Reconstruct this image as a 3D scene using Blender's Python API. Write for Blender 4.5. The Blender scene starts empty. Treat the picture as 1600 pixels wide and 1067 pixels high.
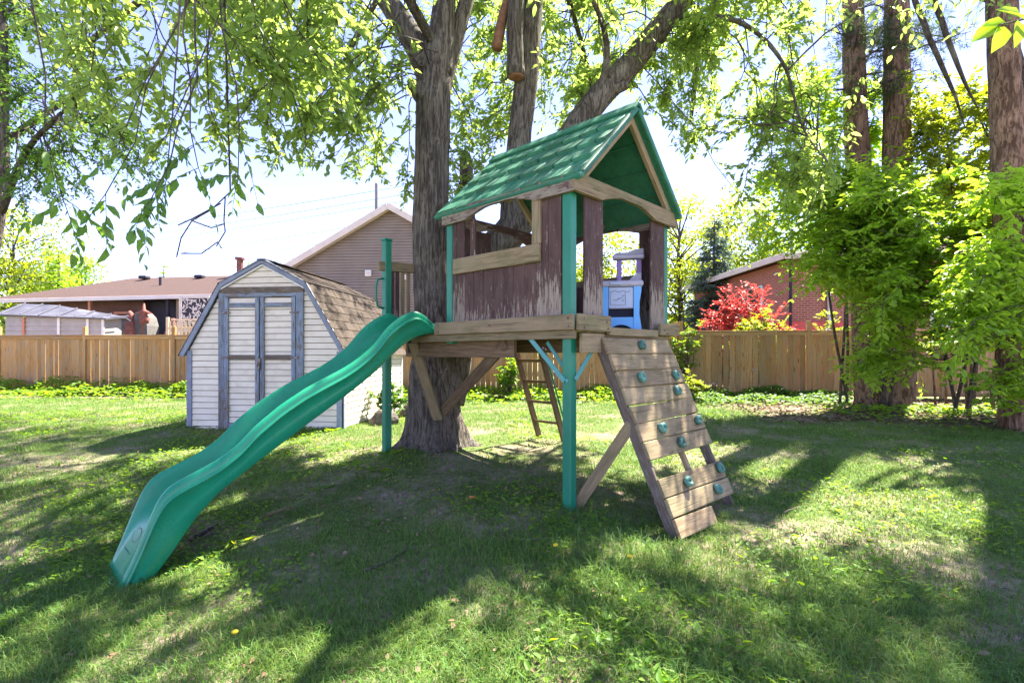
import bpy, bmesh, math, random
import numpy as np
from mathutils import Vector, Matrix, noise as mnoise

random.seed(11)
R = math.radians
scene = bpy.context.scene
COL = scene.collection

# ------------------------------------------------------------------ camera, sky, sun, exposure
CAM_H = 1.4
cam_d = bpy.data.cameras.new('camera')
cam = bpy.data.objects.new('camera', cam_d)
COL.objects.link(cam)
cam.location = (0, 0, CAM_H)
cam.rotation_euler = (R(90), 0, 0)
cam_d.sensor_width = 36.0
cam_d.lens = 18.0
cam_d.shift_y = 0.011
cam_d.clip_start = 0.05
cam_d.clip_end = 3000
scene.camera = cam

SUN_EL, SUN_AZ = 55.0, (0.68, 0.733)          # horizontal direction towards the sun
world = bpy.data.worlds.new('World')
scene.world = world
world.use_nodes = True
wn = world.node_tree
wn.nodes.clear()
w_out = wn.nodes.new('ShaderNodeOutputWorld')
w_bg = wn.nodes.new('ShaderNodeBackground')
w_sky = wn.nodes.new('ShaderNodeTexSky')
w_sky.sky_type = 'NISHITA'
w_sky.sun_disc = False
w_sky.sun_elevation = R(SUN_EL)
w_sky.sun_rotation = math.atan2(SUN_AZ[0], SUN_AZ[1])
w_sky.air_density = 0.55
w_sky.dust_density = 0.0
w_sky.ozone_density = 6.0
w_bg.inputs['Strength'].default_value = 0.088
w_tint = wn.nodes.new('ShaderNodeMix')                   # a slightly hazy, lavender spring sky
w_tint.data_type = 'RGBA'; w_tint.blend_type = 'MULTIPLY'
w_tint.inputs[0].default_value = 1.0
w_tint.inputs[7].default_value = (0.96, 0.635, 0.62, 1)
wn.links.new(w_sky.outputs[0], w_tint.inputs[6])
wn.links.new(w_tint.outputs[2], w_bg.inputs['Color'])
wn.links.new(w_bg.outputs[0], w_out.inputs['Surface'])

sun_d = bpy.data.lights.new('sun', 'SUN')
sun_d.energy = 2.5
sun_d.angle = R(0.53)
sun_d.color = (1.0, 0.93, 0.80)
sun = bpy.data.objects.new('sun', sun_d)
COL.objects.link(sun)
ce = math.cos(R(SUN_EL))
sdir = Vector((SUN_AZ[0] * ce, SUN_AZ[1] * ce, math.sin(R(SUN_EL)))).normalized()
sun.rotation_euler = sdir.to_track_quat('Z', 'Y').to_euler()
sun.location = (10, 8, 14)

scene.view_settings.view_transform = 'Standard'
scene.view_settings.look = 'None'
scene.view_settings.gamma = 1.0
scene.view_settings.exposure = 3.65
scene.view_settings.use_curve_mapping = False
scene.render.engine = 'CYCLES'
scene.cycles.use_denoising = True
scene.cycles.max_bounces = 8
scene.cycles.diffuse_bounces = 6
scene.cycles.transmission_bounces = 6
scene.cycles.transparent_max_bounces = 8
scene.cycles.sample_clamp_indirect = 6.0

# ------------------------------------------------------------------ helpers
def at(px, py, depth):
    """a point measured in the photograph (1600 px wide) at a given real depth"""
    return Vector(((px - 800) / 800 * depth, depth, CAM_H - (py - 551) / 800 * depth))


def tag(o, label=None, cat=None, group=None, kind=None):
    if label: o['label'] = label
    if cat: o['category'] = cat
    if group: o['group'] = group
    if kind: o['kind'] = kind
    return o


def link(o, parent=None):
    COL.objects.link(o)
    if parent is not None:
        o.parent = parent
    return o


def empty(name, loc=(0, 0, 0), rz=0.0):
    o = bpy.data.objects.new(name, None)
    o.empty_display_size = 0.2
    o.location = loc
    o.rotation_euler = (0, 0, rz)
    return link(o)


class MB:
    def __init__(self):
        self.v, self.f = [], []

    def add(self, verts, faces):
        b = len(self.v)
        self.v.extend([tuple(p) for p in verts])
        self.f.extend([tuple(b + i for i in f) for f in faces])
        return self

    def box(self, x0, x1, y0, y1, z0, z1, M=None):
        vs = [Vector(p) for p in ((x0, y0, z0), (x1, y0, z0), (x1, y1, z0), (x0, y1, z0),
                                  (x0, y0, z1), (x1, y0, z1), (x1, y1, z1), (x0, y1, z1))]
        if M is not None: vs = [M @ p for p in vs]
        return self.add(vs, [(0, 3, 2, 1), (4, 5, 6, 7), (0, 1, 5, 4), (1, 2, 6, 5), (2, 3, 7, 6), (3, 0, 4, 7)])

    def cbox(self, lx, ly, lz, c, M=None, jit=0.0):
        hx, hy, hz = lx / 2, ly / 2, lz / 2
        c = min(c, hx * .45, hy * .45, hz * .45)
        vs, idx = [], {}
        for sx in (-1, 1):
            for sy in (-1, 1):
                for sz in (-1, 1):
                    for ax in range(3):
                        p = [sx * (hx - c), sy * (hy - c), sz * (hz - c)]
                        p[ax] = (sx * hx, sy * hy, sz * hz)[ax]
                        if jit: p = [q + random.uniform(-jit, jit) for q in p]
                        idx[(sx, sy, sz, ax)] = len(vs)
                        vs.append(Vector(p))
        fs = []
        def I(s, ax): return idx[(s[0], s[1], s[2], ax)]
        for ax in range(3):
            o1, o2 = (ax + 1) % 3, (ax + 2) % 3
            for sg in (-1, 1):
                ring = []
                for a, b in ((-1, -1), (1, -1), (1, 1), (-1, 1)):
                    s = [0, 0, 0]; s[ax] = sg; s[o1] = a; s[o2] = b
                    ring.append(I(s, ax))
                fs.append(tuple(ring if sg > 0 else ring[::-1]))
        for ax in range(3):
            o1, o2 = (ax + 1) % 3, (ax + 2) % 3
            for a in (-1, 1):
                for b in (-1, 1):
                    s0 = [0, 0, 0]; s0[ax] = -1; s0[o1] = a; s0[o2] = b
                    s1 = list(s0); s1[ax] = 1
                    q = (I(s0, o1), I(s1, o1), I(s1, o2), I(s0, o2))
                    fs.append(q if a * b < 0 else q[::-1])
        for sx in (-1, 1):
            for sy in (-1, 1):
                for sz in (-1, 1):
                    t = tuple(idx[(sx, sy, sz, a)] for a in range(3))
                    fs.append(t if sx * sy * sz > 0 else t[::-1])
        if M is not None: vs = [M @ p for p in vs]
        return self.add(vs, fs)

    def prism(self, poly, y0, y1, M=None):
        """polygon in the xz plane pushed from y0 to y1"""
        n = len(poly)
        vs = [Vector((p[0], y0, p[1])) for p in poly] + [Vector((p[0], y1, p[1])) for p in poly]
        if M is not None: vs = [M @ p for p in vs]
        fs = [tuple(range(n)), tuple(range(2 * n - 1, n - 1, -1))]
        for i in range(n):
            j = (i + 1) % n
            fs.append((i, n + i, n + j, j))
        return self.add(vs, fs)

    def tube(self, pts, rad, sides=8, caps=True, fn=None):
        pts = [Vector(p) for p in pts]
        n = len(pts)
        if not hasattr(rad, '__len__'): rad = [rad] * n
        rings = []
        ref = None
        for i, p in enumerate(pts):
            d = (pts[min(i + 1, n - 1)] - pts[max(i - 1, 0)]).normalized()
            if ref is None:
                ref = Vector((1, 0, 0)) if abs(d.x) < .8 else Vector((0, 1, 0))
            a = (ref - d * ref.dot(d)).normalized()
            ref = a
            b = d.cross(a)
            ring = []
            for k in range(sides):
                th = 2 * math.pi * k / sides
                r = rad[i]
                if fn: r *= fn(p, th, i)
                ring.append(p + (a * math.cos(th) + b * math.sin(th)) * r)
            rings.append(ring)
        vs = [q for r_ in rings for q in r_]
        fs = []
        for i in range(n - 1):
            for k in range(sides):
                k2 = (k + 1) % sides
                fs.append((i * sides + k, i * sides + k2, (i + 1) * sides + k2, (i + 1) * sides + k))
        if caps:
            fs.append(tuple(range(sides - 1, -1, -1)))
            fs.append(tuple((n - 1) * sides + k for k in range(sides)))
        return self.add(vs, fs)

    def mesh(self, name, mat, smooth=False):
        me = bpy.data.meshes.new(name)
        me.from_pydata(self.v, [], self.f)
        if mat: me.materials.append(mat)
        if smooth:
            me.polygons.foreach_set('use_smooth', [True] * len(me.polygons))
        me.update()
        return me

    def build(self, name, mat, parent=None, smooth=False, fix=True):
        me = self.mesh(name, mat, smooth)
        if fix:
            bm = bmesh.new(); bm.from_mesh(me)
            bmesh.ops.recalc_face_normals(bm, faces=bm.faces)
            bm.to_mesh(me); bm.free()
        return link(bpy.data.objects.new(name, me), parent)


def np_mesh(name, V, F, mat, smooth=False):
    V = np.ascontiguousarray(V, np.float32); F = np.ascontiguousarray(F, np.int32)
    k = F.shape[1]
    me = bpy.data.meshes.new(name)
    me.vertices.add(len(V)); me.vertices.foreach_set('co', V.ravel())
    me.loops.add(F.size); me.loops.foreach_set('vertex_index', F.ravel())
    me.polygons.add(len(F))
    me.polygons.foreach_set('loop_start', np.arange(0, F.size, k, dtype=np.int32))
    me.polygons.foreach_set('loop_total', np.full(len(F), k, np.int32))
    if smooth: me.polygons.foreach_set('use_smooth', np.ones(len(F), bool))
    if mat: me.materials.append(mat)
    me.update(calc_edges=True)
    return me


def np_obj(name, V, F, mat, parent=None, smooth=False):
    return link(bpy.data.objects.new(name, np_mesh(name, V, F, mat, smooth)), parent)


def unit(a):
    return a / np.maximum(np.linalg.norm(a, axis=-1, keepdims=True), 1e-9)


def leaf_arrays(P, D, N, L, W, fold=.18, curl=.12):
    """six-point folded leaves: two quads each"""
    D = unit(D); S = unit(np.cross(D, N)); N = np.cross(S, D)
    L = L[:, None]; W = W[:, None]
    base = P
    l1 = P + D * L * .32 + S * W * .48 + N * W * fold
    l2 = P + D * L * .68 + S * W * .40 + N * W * fold * .6 - N * L * curl * .4
    tip = P + D * L - N * L * curl
    r2 = P + D * L * .68 - S * W * .40 + N * W * fold * .6 - N * L * curl * .4
    r1 = P + D * L * .32 - S * W * .48 + N * W * fold
    V = np.stack([base, l1, l2, tip, r2, r1], 1).reshape(-1, 3)
    i = (np.arange(len(P)) * 6)[:, None]
    F = np.stack([i + np.array([0, 3, 2, 1]), i + np.array([0, 5, 4, 3])], 1).reshape(-1, 4)
    return V, F


def star_arrays(P, D, N, L, W):
    """lobed (maple-like) leaves: five points, fan of quads"""
    D = unit(D); S = unit(np.cross(D, N)); N = np.cross(S, D)
    L = L[:, None]; W = W[:, None]
    q = [(0, 0, 0), (.10, .30, .05), (.42, .55, -.05), (.45, .22, .04), (1.0, 0, -.12), (.45, -.22, .04), (.42, -.55, -.05), (.10, -.30, .05)]
    V = np.stack([P + D * L * a + S * W * b + N * L * c for a, b, c in q], 1).reshape(-1, 3)
    i = (np.arange(len(P)) * 8)[:, None]
    F = np.stack([i + np.array([0, 3, 2, 1]), i + np.array([0, 5, 4, 3]), i + np.array([0, 7, 6, 5])], 1).reshape(-1, 4)
    return V, F


def np_tubes(P, Rr, sides=3):
    """P (T,K,3) polylines, Rr (T,K) radii"""
    T, K, _ = P.shape
    d = unit(P[:, -1] - P[:, 0])
    ref = np.where(np.abs(d[:, 2:3]) < .8, np.array([[0, 0, 1.0]]), np.array([[1.0, 0, 0]]))
    a = unit(np.cross(d, ref)); b = np.cross(d, a)
    th = np.arange(sides) * 2 * np.pi / sides
    off = a[:, None, :] * np.cos(th)[None, :, None] + b[:, None, :] * np.sin(th)[None, :, None]   # T,S,3
    V = P[:, :, None, :] + off[:, None, :, :] * Rr[:, :, None, None]
    V = V.reshape(-1, 3)
    base = (np.arange(T) * K * sides)[:, None, None]
    ii = (np.arange(K - 1) * sides)[None, :, None]
    k = np.arange(sides)[None, None, :]; k2 = (k + 1) % sides
    F = np.stack([base + ii + k, base + ii + k2, base + ii + sides + k2, base + ii + sides + k], -1).reshape(-1, 4)
    return V, F


class Acc:
    """collects numpy pieces into one mesh"""
    def __init__(self): self.V, self.F, self.n = [], [], 0
    def add(self, V, F):
        if len(V) == 0: return
        self.V.append(V); self.F.append(F + self.n); self.n += len(V)
    def build(self, name, mat, parent=None, smooth=False):
        if not self.V: return None
        return np_obj(name, np.concatenate(self.V), np.concatenate(self.F), mat, parent, smooth)


def vnoise(x, y, sc, seed=0):
    r = np.random.RandomState(seed); g = r.rand(256, 256)
    x = np.asarray(x) * sc + 91.7; y = np.asarray(y) * sc + 37.3
    xi = np.floor(x).astype(int); yi = np.floor(y).astype(int)
    fx = x - xi; fy = y - yi
    fx = fx * fx * (3 - 2 * fx); fy = fy * fy * (3 - 2 * fy)
    a = g[xi % 256, yi % 256]; b = g[(xi + 1) % 256, yi % 256]
    c = g[xi % 256, (yi + 1) % 256]; d = g[(xi + 1) % 256, (yi + 1) % 256]
    return (a * (1 - fx) + b * fx) * (1 - fy) + (c * (1 - fx) + d * fx) * fy


def smooth(a, b, x):
    t = np.clip((x - a) / (b - a), 0, 1)
    return t * t * (3 - 2 * t)

# ------------------------------------------------------------------ materials
class NB:
    def __init__(self, name):
        self.m = bpy.data.materials.new(name)
        self.m.use_nodes = True
        self.t = self.m.node_tree
        self.t.nodes.clear()
        self.out = self.t.nodes.new('ShaderNodeOutputMaterial')

    def n(self, typ, ins=None, **props):
        nd = self.t.nodes.new(typ)
        for k, v in props.items(): setattr(nd, k, v)
        for k, v in (ins or {}).items():
            self.set(nd, k, v)
        return nd

    def set(self, nd, k, v):
        s = nd.inputs[k]
        if isinstance(v, bpy.types.NodeSocket): self.t.links.new(v, s)
        elif isinstance(v, bpy.types.Node): self.t.links.new(v.outputs[0], s)
        else: s.default_value = v

    def ramp(self, fac, stops):
        nd = self.t.nodes.new('ShaderNodeValToRGB')
        cr = nd.color_ramp
        while len(cr.elements) < len(stops): cr.elements.new(.5)
        for e, (p, c) in zip(cr.elements, stops):
            e.position = p
            e.color = (c[0], c[1], c[2], 1) if hasattr(c, '__len__') else (c, c, c, 1)
        self.set(nd, 'Fac', fac)
        return nd.outputs[0]

    def math(self, op, a, b=0.0, clamp=False):
        nd = self.n('ShaderNodeMath', {0: a, 1: b}, operation=op)
        nd.use_clamp = clamp
        return nd.outputs[0]

    def mix(self, fac, a, b, mode='MIX'):
        nd = self.n('ShaderNodeMix', data_type='RGBA', blend_type=mode)
        self.set(nd, 0, fac)
        for k, v in ((6, a), (7, b)):
            if isinstance(v, tuple): v = (v[0], v[1], v[2], 1)
            self.set(nd, k, v)
        return nd.outputs[2]

    def coords(self, scale=(1, 1, 1), kind='Object', rnd=True):
        tc = self.n('ShaderNodeTexCoord')
        vec = tc.outputs[kind]
        if rnd:
            oi = self.n('ShaderNodeObjectInfo')
            off = self.math('MULTIPLY', oi.outputs['Random'], 57.0)
            vec = self.n('ShaderNodeVectorMath', {0: vec, 1: off}, operation='ADD').outputs[0]
        mp = self.n('ShaderNodeMapping', {'Vector': vec, 'Scale': scale})
        return mp.outputs[0]

    def noise(self, vec, scale, detail=5, rough=.6):
        return self.n('ShaderNodeTexNoise', {'Vector': vec, 'Scale': scale, 'Detail': detail, 'Roughness': rough}).outputs[0]

    def surf(self, col, rough=.8, bump=None, bstr=.3, bdist=.01, spec=.3, metal=0.0, coat=0.0):
        p = self.n('ShaderNodeBsdfPrincipled')
        if isinstance(col, tuple): col = (col[0], col[1], col[2], 1)
        self.set(p, 'Base Color', col); self.set(p, 'Roughness', rough)
        self.set(p, 'Specular IOR Level', spec); self.set(p, 'Metallic', metal)
        if coat: self.set(p, 'Coat Weight', coat)
        if bump is not None:
            b = self.n('ShaderNodeBump', {'Height': bump, 'Strength': bstr, 'Distance': bdist})
            self.set(p, 'Normal', b.outputs[0])
        self.t.links.new(p.outputs[0], self.out.inputs['Surface'])
        return self.m

    def value_by_object(self, col, amount):
        oi = self.n('ShaderNodeObjectInfo')
        v = self.math('MULTIPLY_ADD', oi.outputs['Random'], amount)
        v.node.inputs[2].default_value = 1 - amount / 2
        h = self.n('ShaderNodeHueSaturation', {'Color': col, 'Value': v})
        return h.outputs[0]


def m_noise(name, stops, scale=(1, 1, 1), ns=6, rough=.8, bstr=.3, bdist=.01, spec=.25, var=.2, kind='Object', detail=6, rnd=True, metal=0.0):
    b = NB(name)
    v = b.coords(scale, kind, rnd)
    f = b.noise(v, ns, detail)
    c = b.ramp(f, stops)
    if var: c = b.value_by_object(c, var)
    f2 = b.noise(v, ns * 4, 4)
    return b.surf(c, rough, b.math('ADD', f, f2), bstr, bdist, spec, metal)


def m_wood(name, dark, light, grey=None, var=.3, greyamt=.5, knots=False, green=0.0):
    """grain runs along the object's own x axis"""
    b = NB(name)
    v = b.coords((1.2, 14, 14))
    g = b.noise(v, 3.0, 8, .7)
    c = b.ramp(g, [(.28, dark), (.72, light)])
    v2 = b.coords((.8, 2.5, 2.5))
    blot = b.noise(v2, 2.2, 5, .6)
    if grey:
        c = b.mix(b.ramp(blot, [(.5 - greyamt * .3, 0.0), (.5 + greyamt * .25, 1.0)]), grey, c)
    if green:
        alg = b.noise(b.coords((1, 1.6, 1.6)), 4.0, 4)
        c = b.mix(b.math('MULTIPLY', b.ramp(alg, [(.45, 0.0), (.7, 1.0)]), green), c, (.10, .13, .05))
    if knots:
        vo = b.n('ShaderNodeTexVoronoi', {'Vector': b.coords((1.6, 7, 7)), 'Scale': 1.0})
        kf = b.ramp(vo.outputs['Distance'], [(.06, 1.0), (.15, 0.0)])
        c = b.mix(b.math('MULTIPLY', kf, .75), c, (.07, .035, .015))
    crack = b.noise(b.coords((1.0, 40, 40)), 2.0, 3, .5)
    cf = b.ramp(crack, [(.30, 1.0), (.40, 0.0)])
    c = b.mix(b.math('MULTIPLY', cf, .55), c, (.03, .025, .02))
    c = b.value_by_object(c, var)
    h = b.math('SUBTRACT', g, b.math('MULTIPLY', cf, .8))
    return b.surf(c, .88, h, .55, .006, .15)


def m_peel(name, paint, paint2, wood_d, wood_l, amount=.45, bottom=0.25, blen=.7):
    """flaking paint over old wood; grain along x; the lower end of a board (-x) has lost more"""
    b = NB(name)
    g = b.noise(b.coords((1.2, 16, 16)), 3.0, 8, .7)
    wood = b.ramp(g, [(.3, wood_d), (.7, wood_l)])
    pn = b.noise(b.coords((1.5, 5, 5)), 2.5, 4)
    pc = b.ramp(pn, [(.3, paint), (.7, paint2)])
    pv = b.noise(b.coords((3.0, 22, 22)), 2.2, 6, .68)
    tc = b.n('ShaderNodeTexCoord')
    sep = b.n('ShaderNodeSeparateXYZ', {0: tc.outputs['Object']})
    low = b.ramp(b.math('MULTIPLY_ADD', sep.outputs[0], -1 / blen), [(0.0, 0.0), (.6, 1.0)])
    low.node.inputs[0].links[0].from_node.inputs[2].default_value = .0
    pv = b.math('SUBTRACT', pv, b.math('MULTIPLY', low, bottom))
    mask = b.ramp(pv, [(amount - .025, 1.0), (amount + .025, 0.0)])
    c = b.mix(mask, pc, wood)
    c = b.value_by_object(c, .25)
    h = b.math('SUBTRACT', b.math('MULTIPLY', g, .5), mask)
    return b.surf(c, b.math('MULTIPLY_ADD', mask, .25) if False else .75, h, .5, .004, .25)


def m_leaf(name, cols, trans=.45, rough=.45, spec=.35, tcol=None, nsc=.35):
    b = NB(name)
    geo = b.n('ShaderNodeNewGeometry')
    rnd = geo.outputs['Random Per Island']
    big = b.noise(b.coords((1, 1, 1), 'Object', False), nsc, 2)
    f = b.math('ADD', b.math('MULTIPLY', rnd, .6), b.math('MULTIPLY', big, .4), True)
    n = len(cols)
    c = b.ramp(f, [(.12 + .76 * i / (n - 1), cc) for i, cc in enumerate(cols)])
    p = b.n('ShaderNodeBsdfPrincipled', {'Base Color': c, 'Roughness': rough, 'Specular IOR Level': spec})
    tc = b.mix(.65, c, tcol or (.34, .42, .03))
    tc = b.n('ShaderNodeHueSaturation', {'Color': tc, 'Value': 1.7, 'Saturation': 1.05}).outputs[0]
    tr = b.n('ShaderNodeBsdfTranslucent', {'Color': tc})
    mx = b.n('ShaderNodeMixShader', {0: trans, 1: p.outputs[0], 2: tr.outputs[0]})
    b.t.links.new(mx.outputs[0], b.out.inputs['Surface'])
    return b.m


def m_bark(name, stops, vs=(7, 7, 1.3), ns=3.0, dist=.03, bstr=.9, blotch=(.30, .29, .25)):
    b = NB(name)
    v = b.coords(vs, 'Object', False)
    warp = b.n('ShaderNodeTexNoise', {'Vector': b.coords((3, 3, 1.5), 'Object', False), 'Scale': 1.5, 'Detail': 3.0})
    v = b.n('ShaderNodeVectorMath', {0: v, 1: warp.outputs['Color']}, operation='ADD').outputs[0]
    f = b.noise(v, ns, 9, .75)
    c = b.ramp(f, [(.30, stops[1][1]), (.68, stops[2][1])])
    crack = b.noise(v, ns * .9, 3, .55)
    fur = b.ramp(crack, [(.40, 1.0), (.50, 0.0)])
    crack2 = b.noise(v, ns * 2.3, 3, .55)
    fur2 = b.ramp(crack2, [(.36, .7), (.46, 0.0)])
    fm = b.math('MAXIMUM', fur, fur2)
    c = b.mix(b.math('MULTIPLY', fm, .72), c, stops[0][1])
    h = b.math('SUBTRACT', f, b.math('MULTIPLY', fm, .7))
    lich = b.noise(b.coords((1, 1, .7), 'Object', False), 3.2, 8, .7)
    c = b.mix(b.math('MULTIPLY', b.ramp(lich, [(.50, 0.0), (.64, 1.0)]), .40), c, blotch)
    dk = b.noise(b.coords((1, 1, .5), 'Object', False), 1.6, 4, .6)
    c = b.mix(b.math('MULTIPLY', b.ramp(dk, [(.52, 0.0), (.68, 1.0)]), .45), c, (stops[0][1][0], stops[0][1][1], stops[0][1][2]))
    return b.surf(c, .95, h, bstr, dist, .1)

M = {}
M['weathered'] = m_wood('weathered_wood', (.11, .076, .040), (.36, .275, .155), (.265, .21, .128), .3, .6, green=.45)
M['greywood'] = m_wood('grey_wood', (.112, .078, .044), (.39, .295, .170), (.30, .23, .138), .35, .5, green=.35)
M['brownwood'] = m_wood('brown_wood', (.07, .045, .026), (.22, .15, .088), None, .35)
M['palewood'] = m_wood('pale_wood', (.20, .13, .07), (.42, .31, .19), None, .2)
M['fencewood'] = m_wood('fence_wood', (.32, .155, .055), (.54, .295, .115), (.40, .25, .13), .34, .2, knots=True)
M['fencegrey'] = m_wood('fence_wood_aged', (.26, .145, .062), (.44, .27, .120), (.33, .235, .13), .40, .35, knots=True)
M['pickets'] = m_wood('picket_wood', (.48, .38, .24), (.66, .55, .38), None, .15)
M['maroon'] = m_peel('flaking_maroon_paint', (.062, .034, .029), (.112, .066, .055), (.17, .13, .095), (.38, .32, .25), .37, .22)
M['maroon_h'] = m_peel('flaking_maroon_header', (.085, .045, .04), (.13, .075, .065), (.14, .115, .085), (.33, .28, .21), .55, .0)
M['bluepeel'] = m_peel('flaking_blue_paint', (.15, .19, .26), (.25, .30, .37), (.085, .07, .06), (.24, .21, .185), .45, .10, 1.4)
M['greypeel'] = m_peel('flaking_grey_paint', (.13, .105, .09), (.22, .19, .165), (.065, .048, .036), (.20, .155, .115), .52, .05)


def m_plastic(name, c0, c1, rough=.38, ns=2.5, dirt=.25, dirtcol=(.05, .06, .045), bump=.04, var=0.0):
    b = NB(name)
    v = b.coords((1, 1, 1))
    f = b.noise(v, ns, 4)
    c = b.ramp(f, [(.3, c0), (.7, c1)])
    d = b.noise(v, ns * 3.3, 7, .7)
    c = b.mix(b.math('MULTIPLY', b.ramp(d, [(.5, 0.0), (.72, 1.0)]), dirt), c, dirtcol)
    if var: c = b.value_by_object(c, var)
    r = b.math('MULTIPLY_ADD', d, .25); r.node.inputs[2].default_value = rough - .1
    return b.surf(c, r, b.noise(v, 60, 2), bump, .002, .45)


M['slide'] = m_plastic('green_slide_plastic', (.010, .235, .118), (.016, .285, .142), .27, dirt=.18)
M['post'] = m_plastic('green_post_vinyl', (.006, .165, .092), (.010, .20, .114), .42, dirt=.15)
M['roofplastic'] = m_plastic('green_roof_plastic', (.012, .125, .070), (.035, .200, .110), .55, 4.5, .80, (.05, .06, .035), .2, .45)
M['bracket'] = m_plastic('teal_painted_metal', (.06, .27, .25), (.10, .34, .32), .5, 6, .35, (.20, .22, .20))
M['hold'] = m_plastic('teal_climbing_hold', (.04, .16, .12), (.11, .26, .20), .6, 14, .6, (.10, .12, .09), .2, .5)
M['toyblue'] = m_plastic('blue_toy_plastic', (.12, .42, .82), (.16, .48, .88), .45, 2, .06)
M['toypale'] = m_plastic('pale_blue_toy_plastic', (.42, .52, .68), (.50, .58, .72), .5, 3, .12)
M['toygrey'] = m_plastic('grey_lilac_toy_plastic', (.40, .38, .45), (.50, .48, .54), .5, 4, .3, (.22, .20, .18))
M['toypurple'] = m_plastic('purple_toy_plastic', (.28, .17, .42), (.34, .22, .48), .5, 4, .15)
M['ink'] = m_plastic('dark_print', (.10, .10, .13), (.14, .14, .17), .7, 4, 0)
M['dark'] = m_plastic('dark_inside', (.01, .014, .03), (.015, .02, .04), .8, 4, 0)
M['vinyl'] = m_noise('cream_vinyl_siding', [(.25, (.63, .55, .43)), (.5, (.76, .68, .55)), (.75, (.81, .74, .62))], (1, 1, 1), 3.5, .6, .12, .003, .3, .10)
M['whitetrim'] = m_noise('white_trim', [(.3, (.60, .60, .60)), (.7, (.74, .74, .73))], (1, 1, 1), 4, .6, .1, .003, .3, .05)
M['steel'] = m_noise('rusty_steel', [(.35, (.08, .05, .04)), (.65, (.22, .20, .19))], (1, 1, 1), 20, .5, .2, .002, .5, .1, metal=.7)
M['bluesteel'] = m_noise('blue_grey_trim', [(.3, (.17, .19, .25)), (.7, (.28, .31, .38))], (1, 1, 1), 5, .7, .2, .003, .3, .1)
M['shingle'] = m_noise('brown_asphalt_shingle', [(.25, (.036, .027, .022)), (.5, (.066, .052, .043)), (.8, (.11, .088, .073))], (1, 1, 1), 30, .95, .8, .004, .1, .45)
M['lowroof'] = m_noise('red_brown_roof_shingles', [(.25, (.060, .038, .034)), (.5, (.090, .060, .054)), (.8, (.125, .09, .082))], (1, 3, 3), 14, .95, .6, .02, .1, 0, 'Object', 8, False)
M['greyroof'] = m_noise('grey_corrugated_roof', [(.3, (.055, .055, .075)), (.6, (.10, .10, .13)), (.75, (.24, .24, .27))], (1, 1, 1), 2.2, .6, .2, .01, .3, 0, rnd=False)
M['tan'] = m_noise('tan_siding', [(.3, (.205, .172, .148)), (.7, (.26, .22, .19))], (.6, .6, .6), 2, .7, .1, .004, .2, 0, rnd=False)
M['tanlight'] = m_noise('beige_siding', [(.3, (.33, .25, .17)), (.7, (.40, .31, .22))], (.6, .6, .6), 2, .7, .1, .004, .2, 0, rnd=False)
M['fascia'] = m_noise('cream_fascia', [(.3, (.55, .47, .42)), (.7, (.66, .58, .53))], (1, 1, 1), 2, .6, .1, .003, .3, .05)
M['navy'] = m_noise('dark_navy_wall', [(.3, (.030, .028, .040)), (.7, (.050, .045, .060))], (1, 1, 1), 2, .8, .1, .004, .2, 0, rnd=False)
M['maroonwall'] = m_noise('dark_red_wall', [(.3, (.10, .05, .045)), (.7, (.15, .08, .07))], (1, 1, 1), 3, .8, .1, .004, .2, 0, rnd=False)
M['orange'] = m_noise('terracotta_paint', [(.3, (.42, .17, .10)), (.7, (.55, .25, .16))], (1, 1, 1), 5, .7, .1, .003, .2, .1)
M['reddoor'] = m_noise('red_painted_panel', [(.3, (.50, .055, .045)), (.7, (.60, .085, .07))], (1, 1, 1), 3, .5, .05, .003, .4, .05)
M['tarp'] = m_noise('grey_cover', [(.3, (.11, .105, .10)), (.7, (.17, .16, .155))], (1, 1, 1), 6, .9, .5, .01, .1, .1)
M['bluebin'] = m_plastic('light_blue_plastic', (.16, .40, .62), (.22, .48, .70), .5)
M['clay'] = m_noise('dark_red_figure', [(.3, (.16, .06, .05)), (.7, (.30, .12, .09))], (1, 1, 1), 8, .7, .2, .004, .2, .1)
M['pole'] = m_noise('utility_pole_wood', [(.3, (.20, .18, .165)), (.7, (.30, .275, .25))], (6, 6, 1), 3, .9, .3, .01, .1, .2)
M['wire'] = m_noise('dark_cable', [(.3, (.10, .10, .12)), (.7, (.16, .16, .18))], (1, 1, 1), 3, .6, 0, .001, .2, .1)
M['screen'] = m_noise('white_cut_screen', [(.3, (.50, .45, .44)), (.7, (.60, .55, .53))], (1, 1, 1), 4, .6, .05, .002, .2, 0)
M['soilclod'] = m_noise('dark_stone', [(.3, (.06, .05, .045)), (.7, (.17, .15, .13))], (1, 1, 1), 9, .95, .6, .02, .1, .2)
M['petal'] = m_noise('yellow_petals', [(.3, (.75, .50, .02)), (.7, (.85, .65, .04))], (1, 1, 1), 20, .6, .1, .002, .2, .1)
M['redleaf'] = m_noise('orange_red_scrap', [(.3, (.55, .10, .05)), (.7, (.70, .20, .10))], (1, 1, 1), 20, .6, .1, .002, .2, .1)


def m_glass():
    b = NB('window_glass')
    return b.surf((.035, .045, .055), .06, spec=.6)
M['glass'] = m_glass()


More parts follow.
